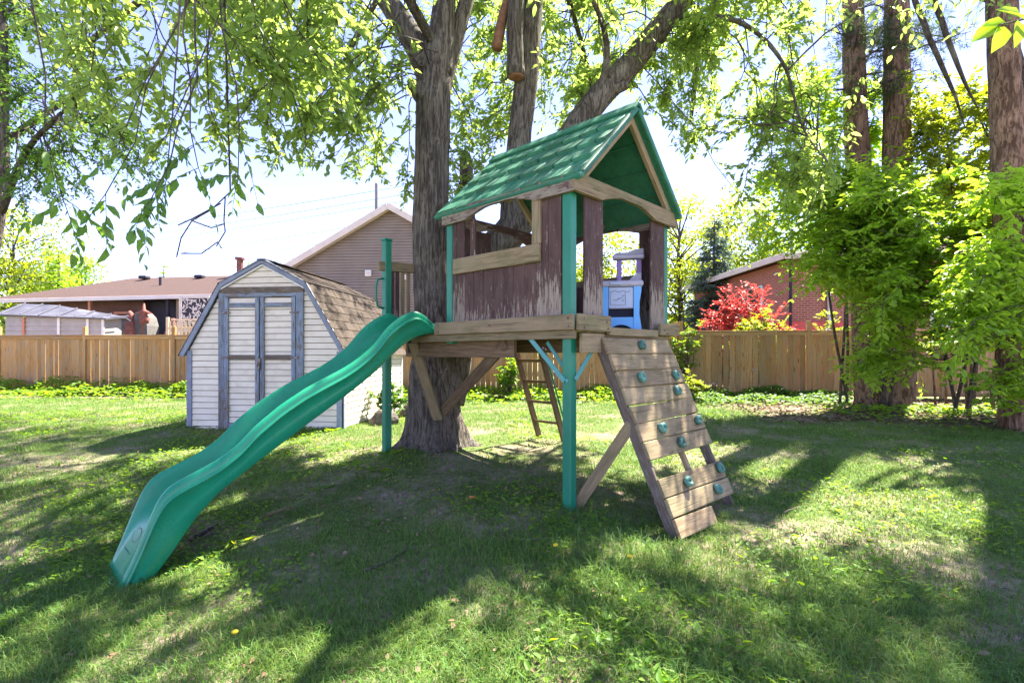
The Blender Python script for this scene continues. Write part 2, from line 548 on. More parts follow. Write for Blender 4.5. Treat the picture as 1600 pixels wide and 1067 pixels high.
def m_brick():
    b = NB('red_brick')
    v = b.coords((1, 1, 1), 'Object', False)
    # bricks lie in the wall's own x / z plane
    sep = b.n('ShaderNodeSeparateXYZ', {0: v})
    u = b.math('ADD', sep.outputs[0], sep.outputs[1])
    cmb = b.n('ShaderNodeCombineXYZ', {0: u, 1: sep.outputs[2], 2: 0.0})
    br = b.n('ShaderNodeTexBrick', {'Vector': cmb.outputs[0], 'Color1': (.26, .075, .052, 1), 'Color2': (.36, .12, .085, 1),
                                    'Mortar': (.42, .36, .32, 1), 'Scale': 1.0, 'Mortar Size': .012, 'Brick Width': .24, 'Row Height': .085})
    c = b.mix(.35, br.outputs[0], b.ramp(b.noise(v, 3.0, 4), [(.3, (.24, .07, .05)), (.7, (.36, .12, .09))]))
    return b.surf(c, .9, br.outputs['Fac'], -.4, .01, .1)
M['brick'] = m_brick()

M['bark'] = m_bark('grey_furrowed_bark', [(.12, (.042, .034, .028)), (.27, (.135, .110, .092)), (.50, (.29, .25, .21))], (14, 14, 1.6), 2.2, .05, 1.0)
M['barkpine'] = m_bark('reddish_pine_bark', [(.12, (.045, .024, .017)), (.28, (.17, .10, .07)), (.52, (.38, .25, .175))], (9, 9, 2.0), 2.0, .04, 1.0, (.33, .21, .15))
M['barkdark'] = m_bark('dark_twig_bark', [(.12, (.022, .018, .015)), (.3, (.055, .045, .038)), (.5, (.12, .10, .082))], (14, 14, 3), 3, .01, .5)
M['cutwood'] = m_noise('sawn_reddish_wood', [(.3, (.16, .075, .045)), (.7, (.30, .16, .10))], (1, 1, 1), 14, .9, .4, .004, .1, .1)

M['leaf'] = m_leaf('fresh_green_leaves', [(.060, .125, .030), (.115, .195, .045), (.20, .28, .075)], .58, .42, .4, (.34, .43, .09))
M['leafnear'] = m_leaf('green_drooping_leaves', [(.048, .115, .030), (.075, .165, .035), (.115, .215, .035)], .42, .4, .4, (.26, .42, .05))
M['leafyellow'] = m_leaf('yellow_green_leaves', [(.075, .130, .020), (.125, .185, .028), (.19, .245, .045)], .40, .5, .25, (.45, .50, .03))
M['leafmid'] = m_leaf('mid_green_leaves', [(.12, .22, .032), (.20, .32, .050), (.31, .42, .085)], .58, .42, .35, (.34, .48, .03))
M['leafdark'] = m_leaf('dark_green_leaves', [(.030, .080, .020), (.055, .125, .028), (.10, .18, .035)], .35, .5, .3, (.20, .34, .04))
M['leafred'] = m_leaf('red_maple_leaves', [(.24, .026, .026), (.36, .050, .045), (.46, .090, .07)], .36, .5, .25, (.50, .07, .06))
M['needle'] = m_leaf('blue_green_needles', [(.065, .11, .08), (.12, .175, .135), (.19, .25, .20)], .2, .6, .2, (.08, .14, .08))
M['pineneedle'] = m_leaf('dark_pine_needles', [(.025, .050, .018), (.045, .080, .026), (.075, .115, .04)], .20, .6, .2, (.12, .18, .05))
M['weed'] = m_leaf('ground_cover_leaves', [(.05, .13, .015), (.095, .21, .022), (.19, .31, .04)], .40, .5, .25, (.34, .48, .03), .6)


def m_grass():
    b = NB('grass_blades')
    geo = b.n('ShaderNodeNewGeometry')
    rnd = geo.outputs['Random Per Island']
    v = b.coords((1, 1, 1), 'Object', False)
    big = b.noise(v, .9, 4, .6)
    f = b.math('ADD', b.math('MULTIPLY', rnd, .55), b.math('MULTIPLY', big, .55))
    c = b.ramp(f, [(.18, (.050, .135, .026)), (.45, (.088, .212, .036)), (.68, (.145, .265, .048)), (.88, (.24, .30, .075)), (1.0, (.40, .35, .17))])
    p = b.n('ShaderNodeBsdfPrincipled', {'Base Color': c, 'Roughness': .55, 'Specular IOR Level': .25})
    tr = b.n('ShaderNodeBsdfTranslucent', {'Color': b.mix(.5, c, (.26, .34, .03))})
    mx = b.n('ShaderNodeMixShader', {0: .35, 1: p.outputs[0], 2: tr.outputs[0]})
    b.t.links.new(mx.outputs[0], b.out.inputs['Surface'])
    return b.m
M['grass'] = m_grass()
M['straw'] = m_noise('dry_straw', [(.3, (.20, .15, .09)), (.7, (.38, .31, .19))], (1, 1, 1), 2.0, .8, .1, .002, .2, 0, rnd=False)


def m_ground():
    b = NB('lawn_soil')
    v = b.coords((1, 1, 1), 'Object', False)
    n1 = b.noise(v, 1.1, 6, .6)
    n2 = b.noise(v, 14, 6, .7)
    soil = b.ramp(n2, [(.3, (.14, .108, .080)), (.55, (.29, .23, .17)), (.8, (.45, .37, .28))])
    moss = b.ramp(n2, [(.3, (.050, .080, .022)), (.6, (.11, .150, .042)), (.85, (.22, .22, .09))])
    c = b.mix(b.ramp(n1, [(.45, 0.0), (.58, 1.0)]), moss, soil)
    return b.surf(c, .95, n2, .8, .03, .1)
M['ground'] = m_ground()

# ------------------------------------------------------------------ the lie of the land
GP = np.array([(.51, 4.55, 0), (0, 2, -.20), (0, 0, -.22), (-3.05, 4.0, -.36), (-2.4, 2.4, -.33), (3, 3, -.16), (1.4, 4.2, -.12), (2.2, 5.05, -.08),
               (-1.07, 7, .06), (-1.6, 6.57, .05), (.55, 7, .07), (-5.6, 8.9, .10), (-2.85, 8.6, .10), (-2.5, 11.7, .12), (-5, 5.6, -.18), (6, 8, .10),
               (-14, 16.4, .14), (-7, 15.5, .14), (0, 15, .16), (7, 13, .17), (13, 13, .18), (12, 6, .02), (-11, 10, .06), (-9, 4, -.25), (4, 6, -.02), (7, 3, -.12)], float)


def _tps():
    X = GP[:, :2]; n = len(X)
    d = np.linalg.norm(X[:, None] - X[None], axis=-1)
    K = np.where(d > 0, d * d * np.log(d + 1e-9), 0) + np.eye(n) * .02
    A = np.zeros((n + 3, n + 3)); A[:n, :n] = K
    A[:n, n] = 1; A[:n, n + 1:] = X; A[n, :n] = 1; A[n + 1:, :n] = X.T
    return np.linalg.solve(A, np.concatenate([GP[:, 2], np.zeros(3)]))
_TW = _tps()
BK0, BK1 = np.array([-2.60, 4.35]), np.array([-1.55, 6.85])
_bd = unit(BK1 - BK0); _bn = np.array([_bd[1], -_bd[0]])


def ground_z(x, y):
    x = np.asarray(x, float); y = np.asarray(y, float)
    sh = x.shape
    P = np.stack([x.ravel(), y.ravel()], 1)
    out = np.zeros(len(P))
    for i in range(0, len(P), 50000):
        p = P[i:i + 50000]
        d2 = ((p[:, None] - GP[None, :, :2]) ** 2).sum(-1)
        K = np.where(d2 > 1e-12, .5 * d2 * np.log(d2 + 1e-12), 0)
        out[i:i + 50000] = K @ _TW[:len(GP)] + _TW[len(GP)] + p @ _TW[len(GP) + 1:]
    r = np.hypot(P[:, 0], P[:, 1] - 7)
    k = smooth(11, 19, r)
    out = out * (1 - k) + .16 * k
    rel = P - BK0
    al = rel @ _bd; di = rel @ _bn
    Lb = np.linalg.norm(BK1 - BK0)
    w = smooth(-.5, .3, al) * (1 - smooth(Lb - .3, Lb + .5, al))
    out += w * (.05 * np.tanh(di / .10) * np.exp(-(di / .8) ** 2))
    # roots swell the ground by the big tree
    rt = np.hypot(P[:, 0] + 1.07, P[:, 1] - 7.0)
    out += .07 * np.exp(-(rt / .75) ** 2)
    out += (vnoise(P[:, 0], P[:, 1], 1.7, 3) - .5) * .045 * (1 - k) + (vnoise(P[:, 0], P[:, 1], 5.0, 4) - .5) * .02 * (1 - k)
    return out.reshape(sh)


def gz(x, y): return float(ground_z(np.array([x]), np.array([y]))[0])


def make_ground():
    xs = np.concatenate([[-900, -300, -120, -60, -35, -24], np.arange(-18, 18.01, .13), [24, 35, 60, 120, 300, 900]])
    ys = np.concatenate([[-60, -20, -8, -3, 0], np.arange(1.2, 17.01, .13), [18.5, 20, 24, 30, 45, 80, 160, 400, 1200]])
    X, Y = np.meshgrid(xs, ys)
    Z = ground_z(X, Y)
    V = np.stack([X, Y, Z], -1).reshape(-1, 3)
    ny, nx = X.shape
    i = (np.arange(ny - 1)[:, None] * nx + np.arange(nx - 1)[None]).ravel()
    F = np.stack([i, i + 1, i + nx + 1, i + nx], 1)
    o = np_obj('ground', V, F, M['ground'], None, True)
    tag(o, 'sloping back garden lawn of soil and short grass', None, None, 'structure')
make_ground()


def bed_mask(x, y):
    """leaf-littered bed under the trees on the right: 1 inside"""
    edge = 9.4 + .35 * np.sin(x * .9) - smooth(6.0, 9.0, x) * 1.6
    return smooth(-.35, .35, y - edge) * smooth(4.2, 5.4, x)


def bare_mask(x, y):
    rt = np.hypot(x + 1.07, y - 7.0)
    a = np.exp(-(rt / 1.0) ** 2) * 1.25
    rel = np.stack([x - BK0[0], y - BK0[1]], -1)
    al = rel @ _bd; di = rel @ _bn
    Lb = np.linalg.norm(BK1 - BK0)
    b = np.exp(-(di / .30) ** 2) * smooth(-.4, .1, al) * (1 - smooth(Lb - .1, Lb + .4, al)) * .9
    # worn ground below the deck
    c = np.exp(-(((x + .75) / 1.9) ** 2 + ((y - 5.55) / 1.35) ** 2)) * .82
    return np.clip(np.maximum(np.maximum(a, b), c), 0, 1)


def make_grass():
    rs = np.random.RandomState(5)
    N = 620000
    u = rs.rand(N)
    e = .62                                   # density falls off with distance
    y0, y1 = 1.9, 14.2
    Y = (y0 ** e + u * (y1 ** e - y0 ** e)) ** (1 / e)
    X = (rs.rand(N) * 2 - 1) * (Y * 1.06 + 1.3)
    dens = -.10 + 1.05 * vnoise(X, Y, .8, 21) + .95 * vnoise(X, Y, 3.1, 22) + .35 * vnoise(X, Y, 9.0, 23)
    dens *= 1 - bare_mask(X, Y) * .93
    dens *= 1 - bed_mask(X, Y) * .96
    keep = rs.rand(N) < np.clip(dens, 0.05, 1)
    # inside the shed nothing grows
    sx = (X + 5.63) * .9945 - (Y - 8.89) * .105; sy = (X + 5.63) * .105 + (Y - 8.89) * .9945
    keep &= ~((sx > 0) & (sx < 2.8) & (sy > .02) & (sy < 3.1))
    X, Y = X[keep], Y[keep]; n = len(X)
    tall = vnoise(X, Y, .55, 31) * .6 + vnoise(X, Y, 2.3, 32) * .6
    H = (.022 + .046 * rs.rand(n) ** 1.5) * (.35 + 1.15 * tall)
    post = np.exp(-(np.hypot(X - .9, Y - 3.9) / .9) ** 2) + .8 * np.exp(-(np.hypot(X - 2.0, Y - 2.7) / .9) ** 2)
    H *= 1 + 1.1 * post * rs.rand(n)
    Wd = np.maximum(.0042, .00095 * Y) * (.7 + .7 * rs.rand(n))
    Z = ground_z(X, Y) - .004
    th = rs.rand(n) * 2 * np.pi
    lean = (.25 + 1.5 * rs.rand(n) ** 1.3)
    dx, dy = np.cos(th), np.sin(th)
    ph = th + np.pi / 2 + rs.randn(n) * .5
    sxv, syv = np.cos(ph) * Wd / 2, np.sin(ph) * Wd / 2
    b = np.stack([X, Y, Z], 1)
    s = np.stack([sxv, syv, np.zeros(n)], 1)
    m = b + np.stack([dx * lean * H * .35, dy * lean * H * .35, H * .62], 1)
    t = b + np.stack([dx * lean * H, dy * lean * H, H * (1.0 - .22 * np.minimum(lean, 1.6))], 1)
    V = np.stack([b - s, b + s, m + s * .75, m - s * .75, t], 1).reshape(-1, 3)
    i = (np.arange(n) * 5)[:, None]
    nr_, fr = i[Y < 6.5], i[Y >= 6.5]
    F = np.concatenate([nr_ + np.array([0, 1, 2]), nr_ + np.array([0, 2, 3]), nr_ + np.array([3, 2, 4]), fr + np.array([0, 1, 4])], 0)
    # taller tufts
    nc, nb_ = 1500, 20
    cy = (y0 ** .7 + rs.rand(nc) * (11 ** .7 - y0 ** .7)) ** (1 / .7)
    cx = (rs.rand(nc) * 2 - 1) * (cy * 1.06 + 1.2)
    kk = (bare_mask(cx, cy) < .5) & (bed_mask(cx, cy) < .3) & (vnoise(cx, cy, .9, 71) > .42)
    kk &= ~((cy > 8.3) & (cx > -5.8) & (cx < -2.2) & (cy < 12.2))
    cx, cy = np.repeat(cx[kk], nb_), np.repeat(cy[kk], nb_)
    m_ = len(cx)
    x_ = cx + rs.randn(m_) * .035; y_ = cy + rs.randn(m_) * .035
    th = np.arctan2(y_ - cy, x_ - cx) + rs.randn(m_) * .5
    H2 = np.repeat(.04 + .055 * rs.rand(m_ // nb_), nb_) * (.6 + .6 * rs.rand(m_))
    ln = .4 + .9 * rs.rand(m_)
    wd = np.maximum(.0045, .001 * y_)
    b2 = np.stack([x_, y_, ground_z(x_, y_) - .004], 1)
    s2 = np.stack([-np.sin(th), np.cos(th), np.zeros(m_)], 1) * (wd / 2)[:, None]
    d2_ = np.stack([np.cos(th) * ln * H2, np.sin(th) * ln * H2, np.zeros(m_)], 1)
    m2 = b2 + d2_ * .4 + np.stack([np.zeros(m_), np.zeros(m_), H2 * .65], 1)
    t2 = b2 + d2_ + np.stack([np.zeros(m_), np.zeros(m_), H2 * (1 - .35 * np.minimum(ln, 1.3))], 1)
    V2 = np.stack([b2 - s2, b2 + s2, m2 + s2 * .8, m2 - s2 * .8, t2], 1).reshape(-1, 3)
    i2 = (np.arange(m_) * 5)[:, None] + len(V)
    F = np.concatenate([F, i2 + np.array([0, 1, 2]), i2 + np.array([0, 2, 3]), i2 + np.array([3, 2, 4])], 0)
    V = np.concatenate([V, V2], 0)
    o = np_obj('grass', V, F, M['grass'])
    tag(o, 'short uneven green grass covering the garden', 'grass', None, 'stuff')
    # dry clippings lying about
    n = 22000
    Y = (y0 ** .6 + rs.rand(n) * (13 ** .6 - y0 ** .6)) ** (1 / .6)
    X = (rs.rand(n) * 2 - 1) * (Y * 1.06 + 1.2)
    k = rs.rand(n) < (.15 + .85 * smooth(.45, .75, vnoise(X, Y, 1.3, 41)) + .6 * bare_mask(X, Y))
    X, Y = X[k], Y[k]; n = len(X)
    Z = ground_z(X, Y) + .008 + rs.rand(n) * .022
    th = rs.rand(n) * 2 * np.pi
    L = .03 + .09 * rs.rand(n); Wd = np.maximum(.002, .0006 * Y)
    d = np.stack([np.cos(th), np.sin(th), rs.randn(n) * .12], 1)
    s = np.stack([-np.sin(th), np.cos(th), np.zeros(n)], 1) * Wd[:, None] / 2
    p = np.stack([X, Y, Z], 1)
    V = np.stack([p - s, p + s, p + d * L[:, None] + s * .5, p + d * L[:, None] - s * .5], 1).reshape(-1, 3)
    F = (np.arange(n) * 4)[:, None] + np.array([0, 1, 2, 3])
    tag(np_obj('grass_clippings', V, F, M['straw']), 'dry straw coloured clippings strewn over the lawn', 'clippings', None, 'stuff')
    # low broad-leaved weeds in the lawn
    n = 60000
    Y = (y0 ** .6 + rs.rand(n) * (11 ** .6 - y0 ** .6)) ** (1 / .6)
    X = (rs.rand(n) * 2 - 1) * (Y * 1.06 + 1.2)
    k = rs.rand(n) < (smooth(.42, .68, vnoise(X, Y, 1.0, 51)) * (1 - bed_mask(X, Y)) * (.45 + .55 * (X < .8)) * (1 - .8 * bare_mask(X, Y)))
    X, Y = X[k], Y[k]; n = len(X)
    P = np.stack([X, Y, ground_z(X, Y) + .012 + .03 * rs.rand(n)], 1)
    th = rs.rand(n) * 2 * np.pi
    D = np.stack([np.cos(th), np.sin(th), .25 + .5 * rs.rand(n)], 1)
    Nn = np.stack([rs.randn(n) * .3, rs.randn(n) * .3, np.ones(n)], 1)
    V, F = leaf_arrays(P, D, Nn, .022 + .055 * rs.rand(n) ** 2, .014 + .024 * rs.rand(n))
    tag(np_obj('lawn_weeds', V, F, M['weed']), 'small broad-leaved weeds growing through the lawn', 'weeds', None, 'stuff')
    # dead leaves scattered over the lawn
    n = 7000
    Y = (y0 ** .7 + rs.rand(n) * (10 ** .7 - y0 ** .7)) ** (1 / .7)
    X = (rs.rand(n) * 2 - 1) * (Y * 1.06 + 1.2)
    k = rs.rand(n) < .25 + .75 * bare_mask(X, Y)
    X, Y = X[k], Y[k]; n = len(X)
    P = np.stack([X, Y, ground_z(X, Y) + .012 + .02 * rs.rand(n)], 1)
    th = rs.rand(n) * 2 * np.pi
    D = np.stack([np.cos(th), np.sin(th), rs.randn(n) * .25], 1)
    Nn = np.stack([rs.randn(n) * .5, rs.randn(n) * .5, np.ones(n)], 1)
    V, F = leaf_arrays(P, D, Nn, .025 + .035 * rs.rand(n), .015 + .02 * rs.rand(n))
    ml = m_noise('dead_leaves', [(.3, (.12, .07, .045)), (.55, (.24, .16, .10)), (.8, (.42, .32, .22))], (1, 1, 1), 5, .9, .1, .002, .1, 0, rnd=False)
    tag(np_obj('dead_leaves', V, F, ml), 'small dead leaves scattered over the lawn and bare earth', 'dead leaves', None, 'stuff')
    # brown leaf litter in the bed on the right
    n = 9000
    X = 4.2 + rs.rand(n) * 9; Y = 7.2 + rs.rand(n) * 6.2
    k = rs.rand(n) < bed_mask(X, Y)
    X, Y = X[k], Y[k]; n = len(X)
    P = np.stack([X, Y, ground_z(X, Y) + .01 + .02 * rs.rand(n)], 1)
    th = rs.rand(n) * 2 * np.pi
    D = np.stack([np.cos(th), np.sin(th), rs.randn(n) * .2], 1)
    Nn = np.stack([rs.randn(n) * .4, rs.randn(n) * .4, np.ones(n)], 1)
    V, F = leaf_arrays(P, D, Nn, .05 + .06 * rs.rand(n), .03 + .03 * rs.rand(n))
    mm = m_noise('brown_leaf_litter', [(.3, (.09, .055, .035)), (.55, (.18, .115, .075)), (.8, (.32, .22, .15))], (1, 1, 1), 6, .9, .1, .002, .1, 0, rnd=False)
    tag(np_obj('leaf_litter', V, F, mm), 'brown fallen leaves covering the bed under the pines', 'leaf litter', None, 'stuff')
make_grass()

# ------------------------------------------------------------------ planks
_CB = {}


def plank_mesh(l, w, t, mat, ch):
    key = (round(l, 3), round(w, 3), round(t, 3), mat.name, ch)
    if key not in _CB:
        _CB[key] = MB().cbox(l, w, t, ch, jit=min(.0015, ch * .4)).mesh('plank', mat)
    return _CB[key]


def plank(name, parent, a, b, w, t, nrm, mat, ch=.004, twist=0.0):
    """a board whose centre line runs a->b; nrm points out of its broad face"""
    a, b = Vector(a), Vector(b)
    x = (b - a).normalized()
    z = Vector(nrm); z = (z - x * z.dot(x)).normalized()
    if twist: z = Matrix.Rotation(twist, 3, x) @ z
    y = z.cross(x)
    o = bpy.data.objects.new(name, plank_mesh((b - a).length, w, t, mat, ch))
    Mx = Matrix((x, y, z)).transposed().to_4x4()
    Mx.translation = (a + b) / 2
    o.matrix_local = Mx
    link(o, parent)
    o.matrix_local = Mx
    return o

# ------------------------------------------------------------------ board fences
def board_fence(label, A, B, mat, posts_tall, bay=2.42, h=1.78, seed=1, cap_w=.14, gaps=(.003, .004, .004, .006, .016)):
    rg = random.Random(seed)
    A, B = Vector((A[0], A[1], 0)), Vector((B[0], B[1], 0))
    L = (B - A).length
    d = (B - A) / L
    nrm = Vector((d.y, -d.x, 0))              # towards the garden
    base = Vector((A.x, A.y, gz(A.x, A.y)))
    f = empty('board_fence', base, math.atan2(d.y, d.x))
    tag(f, label, 'fence')
    nb = int(round(L / bay)); bay = L / nb
    zz = lambda s: gz(A.x + d.x * s, A.y + d.y * s) - base.z
    N = (0, -1, 0)
    for i in range(nb + 1):
        s = i * bay
        z0 = zz(s)
        top = h + (.28 if posts_tall(i) else .10)
        plank('post', f, (s, 0, z0 - .12), (s, 0, z0 + top), .10, .10, N, mat, .006)
    for i in range(nb):
        s0, s1 = i * bay + .05, (i + 1) * bay - .05
        z0, z1 = zz(s0), zz(s1)
        zb = max(z0, z1)
        plank('cap_rail', f, (s0, 0, zb + h), (s1, 0, zb + h), cap_w, .035, (0, 0, 1), mat, .004)
        for rz in (h - .07, .12):
            plank('rail', f, (s0, -.032, zb + rz), (s1, -.032, zb + rz), .085, .034, N, mat, .004)
        x = s0 + .005
        ws = []
        while x < s1 - .04:
            w = min(rg.choice((.135, .14, .14, .145)), s1 - x)
            ws.append((x, w)); x += w + rg.choice(gaps)
        for x, w in ws:
            o = plank('board', f, (x + w / 2, 0, zb + .05), (x + w / 2, 0, zb + h - .022), round(w, 2), .018, N, mat, .002)
            o.rotation_euler.rotate_axis('X', rg.uniform(-.02, .02))
    return f


FA, FB, FC = (-19.3, 16.6), (4.55, 14.2), (14.7, 13.2)
board_fence('warm brown board fence behind the shed and the slide', FA, FB, M['fencewood'], lambda i: True, 2.98, 1.78, 3)
board_fence('greyer brown board fence beside the right hand trees, light showing between its boards', (4.68, 14.18), FC, M['fencegrey'], lambda i: i in (0, 1), 3.25, 1.80, 8, .14, (.004, .012, .018, .022))

# ------------------------------------------------------------------ the tree-side playhouse
# local axes: x runs along the right-hand side away from the viewer, y along the front to the left
PH = empty('playhouse', (.51, 4.55, 0), math.atan2(.72, .694))
tag(PH, 'wooden playhouse on green posts with green shingled roof, wavy slide and climbing wall', 'playhouse')
HS, HU = 1.63, 1.70                      # house: length along y, depth along x
DK = 1.62                                # deck top
HB, HT = 2.80, 2.96                      # header boards
FX, SY = (-1, 0, 0), (0, -1, 0)


def ph_world(x, y):
    return (.51 + .694 * x - .72 * y, 4.55 + .72 * x + .694 * y)


def green_post(x, y, z1, ground=True):
    wx, wy = ph_world(x, y)
    z0 = gz(wx, wy) - .10 if ground else DK - .12
    o = plank('post', PH, (x, y, z0), (x, y, z1), .095, .095, FX, M['post'], .010)
    return o


green_post(.0, .0, HB + .02); green_post(0, HS, HB + .02, False); green_post(HU, 0, HB + .02, False); green_post(HU, HS, HB + .02, False)
p5 = green_post(0, 2.95, 2.84)
cap = MB().cbox(.115, .115, .03, .008, Matrix.Translation((0, 0, 0)))
c_ = cap.build('post_cap', M['post'], PH); c_.location = (0, 2.95, 2.85)

# deck
W, G, B_, P_ = M['weathered'], M['greywood'], M['brownwood'], M['palewood']
n = 12
for i in range(n):
    x = (i + .5) * (HU + .06) / n - .03
    y1 = 2.56 if .35 < x < 1.1 else (2.92 if x < .36 else 2.56)
    plank('deck_board', PH, (x, -.10, DK - .019), (x, y1, DK - .019), HU / n - .006, .036, (0, 0, 1), W)
plank('deck_joist', PH, (-.06, -.11, DK - .060), (-.06, 2.30, DK - .060), .075, .04, FX, W)
plank('deck_joist', PH, (HU + .05, -.05, DK - .13), (HU + .05, 2.5, DK - .13), .18, .04, FX, B_)
plank('deck_joist', PH, (.0, -.125, DK - .135), (.34, -.125, DK - .135), .17, .035, SY, G)
plank('deck_joist', PH, (.34, -.060, DK - .12), (HU, -.060, DK - .12), .16, .035, SY, G)
plank('deck_joist', PH, (0, 2.50, DK - .13), (HU, 2.50, DK - .13), .18, .04, SY, B_)
plank('deck_joist', PH, (.05, 1.25, DK - .13), (HU, 1.25, DK - .13), .18, .04, SY, B_)
plank('deck_joist', PH, (.55, .1, DK - .13), (.55, 2.45, DK - .13), .17, .04, FX, B_)
plank('deck_beam', PH, (.06, .72, DK - .175), (.06, 2.58, DK - .175), .19, .045, FX, B_)
# skirt boards
plank('skirt_board', PH, (-.105, -.13, DK + .045), (-.105, 1.80, DK + .045), .135, .036, FX, G, .006)
plank('skirt_board', PH, (-.08, -.148, DK + .045), (.42, -.148, DK + .045), .145, .036, SY, W, .006)
plank('skirt_board', PH, (1.36, -.148, DK + .03), (HU + .10, -.148, DK + .03), .125, .036, SY, W, .006)
plank('threshold', PH, (.43, -.125, DK - .02), (1.35, -.125, DK - .02), .075, .036, SY, W, .004)
plank('skirt_board', PH, (HU + .10, -.1, DK + .045), (HU + .10, 1.75, DK + .045), .135, .036, FX, G, .006)

# headers with an arched cut
def header(a, b, nrm, arch0, arch1, mat, name='header'):
    a, b = Vector(a), Vector(b); L = (b - a).length
    poly = [(-L / 2, .08), (L / 2, .08), (L / 2, -.08), (arch1 - L / 2, -.08)]
    for k in range(1, 14):
        t = k / 14
        poly.append((arch1 + (arch0 - arch1) * t - L / 2, -.08 + .085 * min(1, math.sin(math.pi * t) * 1.15)))
    poly += [(arch0 - L / 2, -.08), (-L / 2, -.08)]
    o = MB().prism(poly, -.019, .019).build(name, mat, PH)
    x = (b - a).normalized(); z = Vector((0, 0, 1)); y = z.cross(x)
    Mx = Matrix((x, y, z)).transposed().to_4x4(); Mx.translation = (a + b) / 2
    o.matrix_local = Mx
    return o


zc = (HB + HT) / 2
header((-.072, -.10, zc), (-.072, HS + .07, zc), FX, .42, 1.42, M['maroon_h'])
header((-.09, -.112, zc), (HU + .09, -.112, zc), SY, .42, 1.42, G)
header((HU + .072, -.06, zc), (HU + .072, HS + .06, zc), FX, .35, 1.35, M['maroon'])
header((0, HS + .072, zc), (HU + .05, HS + .072, zc), SY, .40, 1.30, M['maroon'])

# walls of upright planks
def wall(name, parent_name, cols, axis, off, out):
    w = bpy.data.objects.new(parent_name, None); link(w, PH)
    w.name = parent_name
    return w


def upright(par, c, z0, z1, w, side, mat=None, t=.02):
    mat = mat or M['maroon']
    if side == 'front': a, b, nr = (-.035, c, z0), (-.035, c, z1), FX
    elif side == 'back': a, b, nr = (HU + .035, c, z0), (HU + .035, c, z1), (1, 0, 0)
    elif side == 'right': a, b, nr = (c, -.062, z0), (c, -.062, z1), SY
    else: a, b, nr = (c, HS + .035, z0), (c, HS + .035, z1), (0, 1, 0)
    return plank('plank', par, a, b, w, t, nr, mat, .004, random.uniform(-.015, .015))


fw = link(bpy.data.objects.new('front_wall', None), PH)
y = .06
k = 0
while y < 1.55:
    w = (.15, .14, .155, .145, .13)[k % 5]; k += 1
    w = min(w, 1.565 - y)
    c = y + w / 2
    if c < .36 or c > 1.33: upright(fw, c, DK + .02, HB + .03, w - .003, 'front')
    else: upright(fw, c, DK + .02, 2.30, w - .003, 'front')
    y += w
plank('sill', fw, (-.066, .285, 2.32), (-.066, 1.525, 2.33), .165, .036, FX, P_ if False else M['weathered'], .006)
plank('window_trim', fw, (-.060, .335, 2.405), (-.060, .335, HB + .03), .105, .030, FX, G, .005)
plank('window_trim', fw, (.0, 1.28, 2.25), (.0, 1.28, HB + .02), .07, .03, FX, M['maroon'], .005)
sw = link(bpy.data.objects.new('side_wall', None), PH)
upright(sw, .275, DK + .02, HT - .04, .29, 'right', t=.022)
upright(sw, 1.475, DK + .0, HT - .04, .29, 'right', t=.022)
bw = link(bpy.data.objects.new('back_wall', None), PH)
for i in range(11):
    c = .085 + i * .147
    hi = c < .36 or c > 1.36
    upright(bw, c, DK + .02, (HB + .02) if hi else 2.24, .144, 'back')
lw = link(bpy.data.objects.new('left_wall', None), PH)
for i in range(11):
    c = .10 + i * .15
    hi = c < .55 or c > 1.35
    upright(lw, c, DK + .02, (HB + .02) if hi else 2.22, .147, 'left')
plank('sill', bw, (HU + .06, .3, 2.26), (HU + .06, 1.42, 2.26), .12, .03, (1, 0, 0), G)
plank('sill', lw, (.5, HS + .06, 2.25), (1.42, HS + .06, 2.25), .12, .03, (0, 1, 0), G)

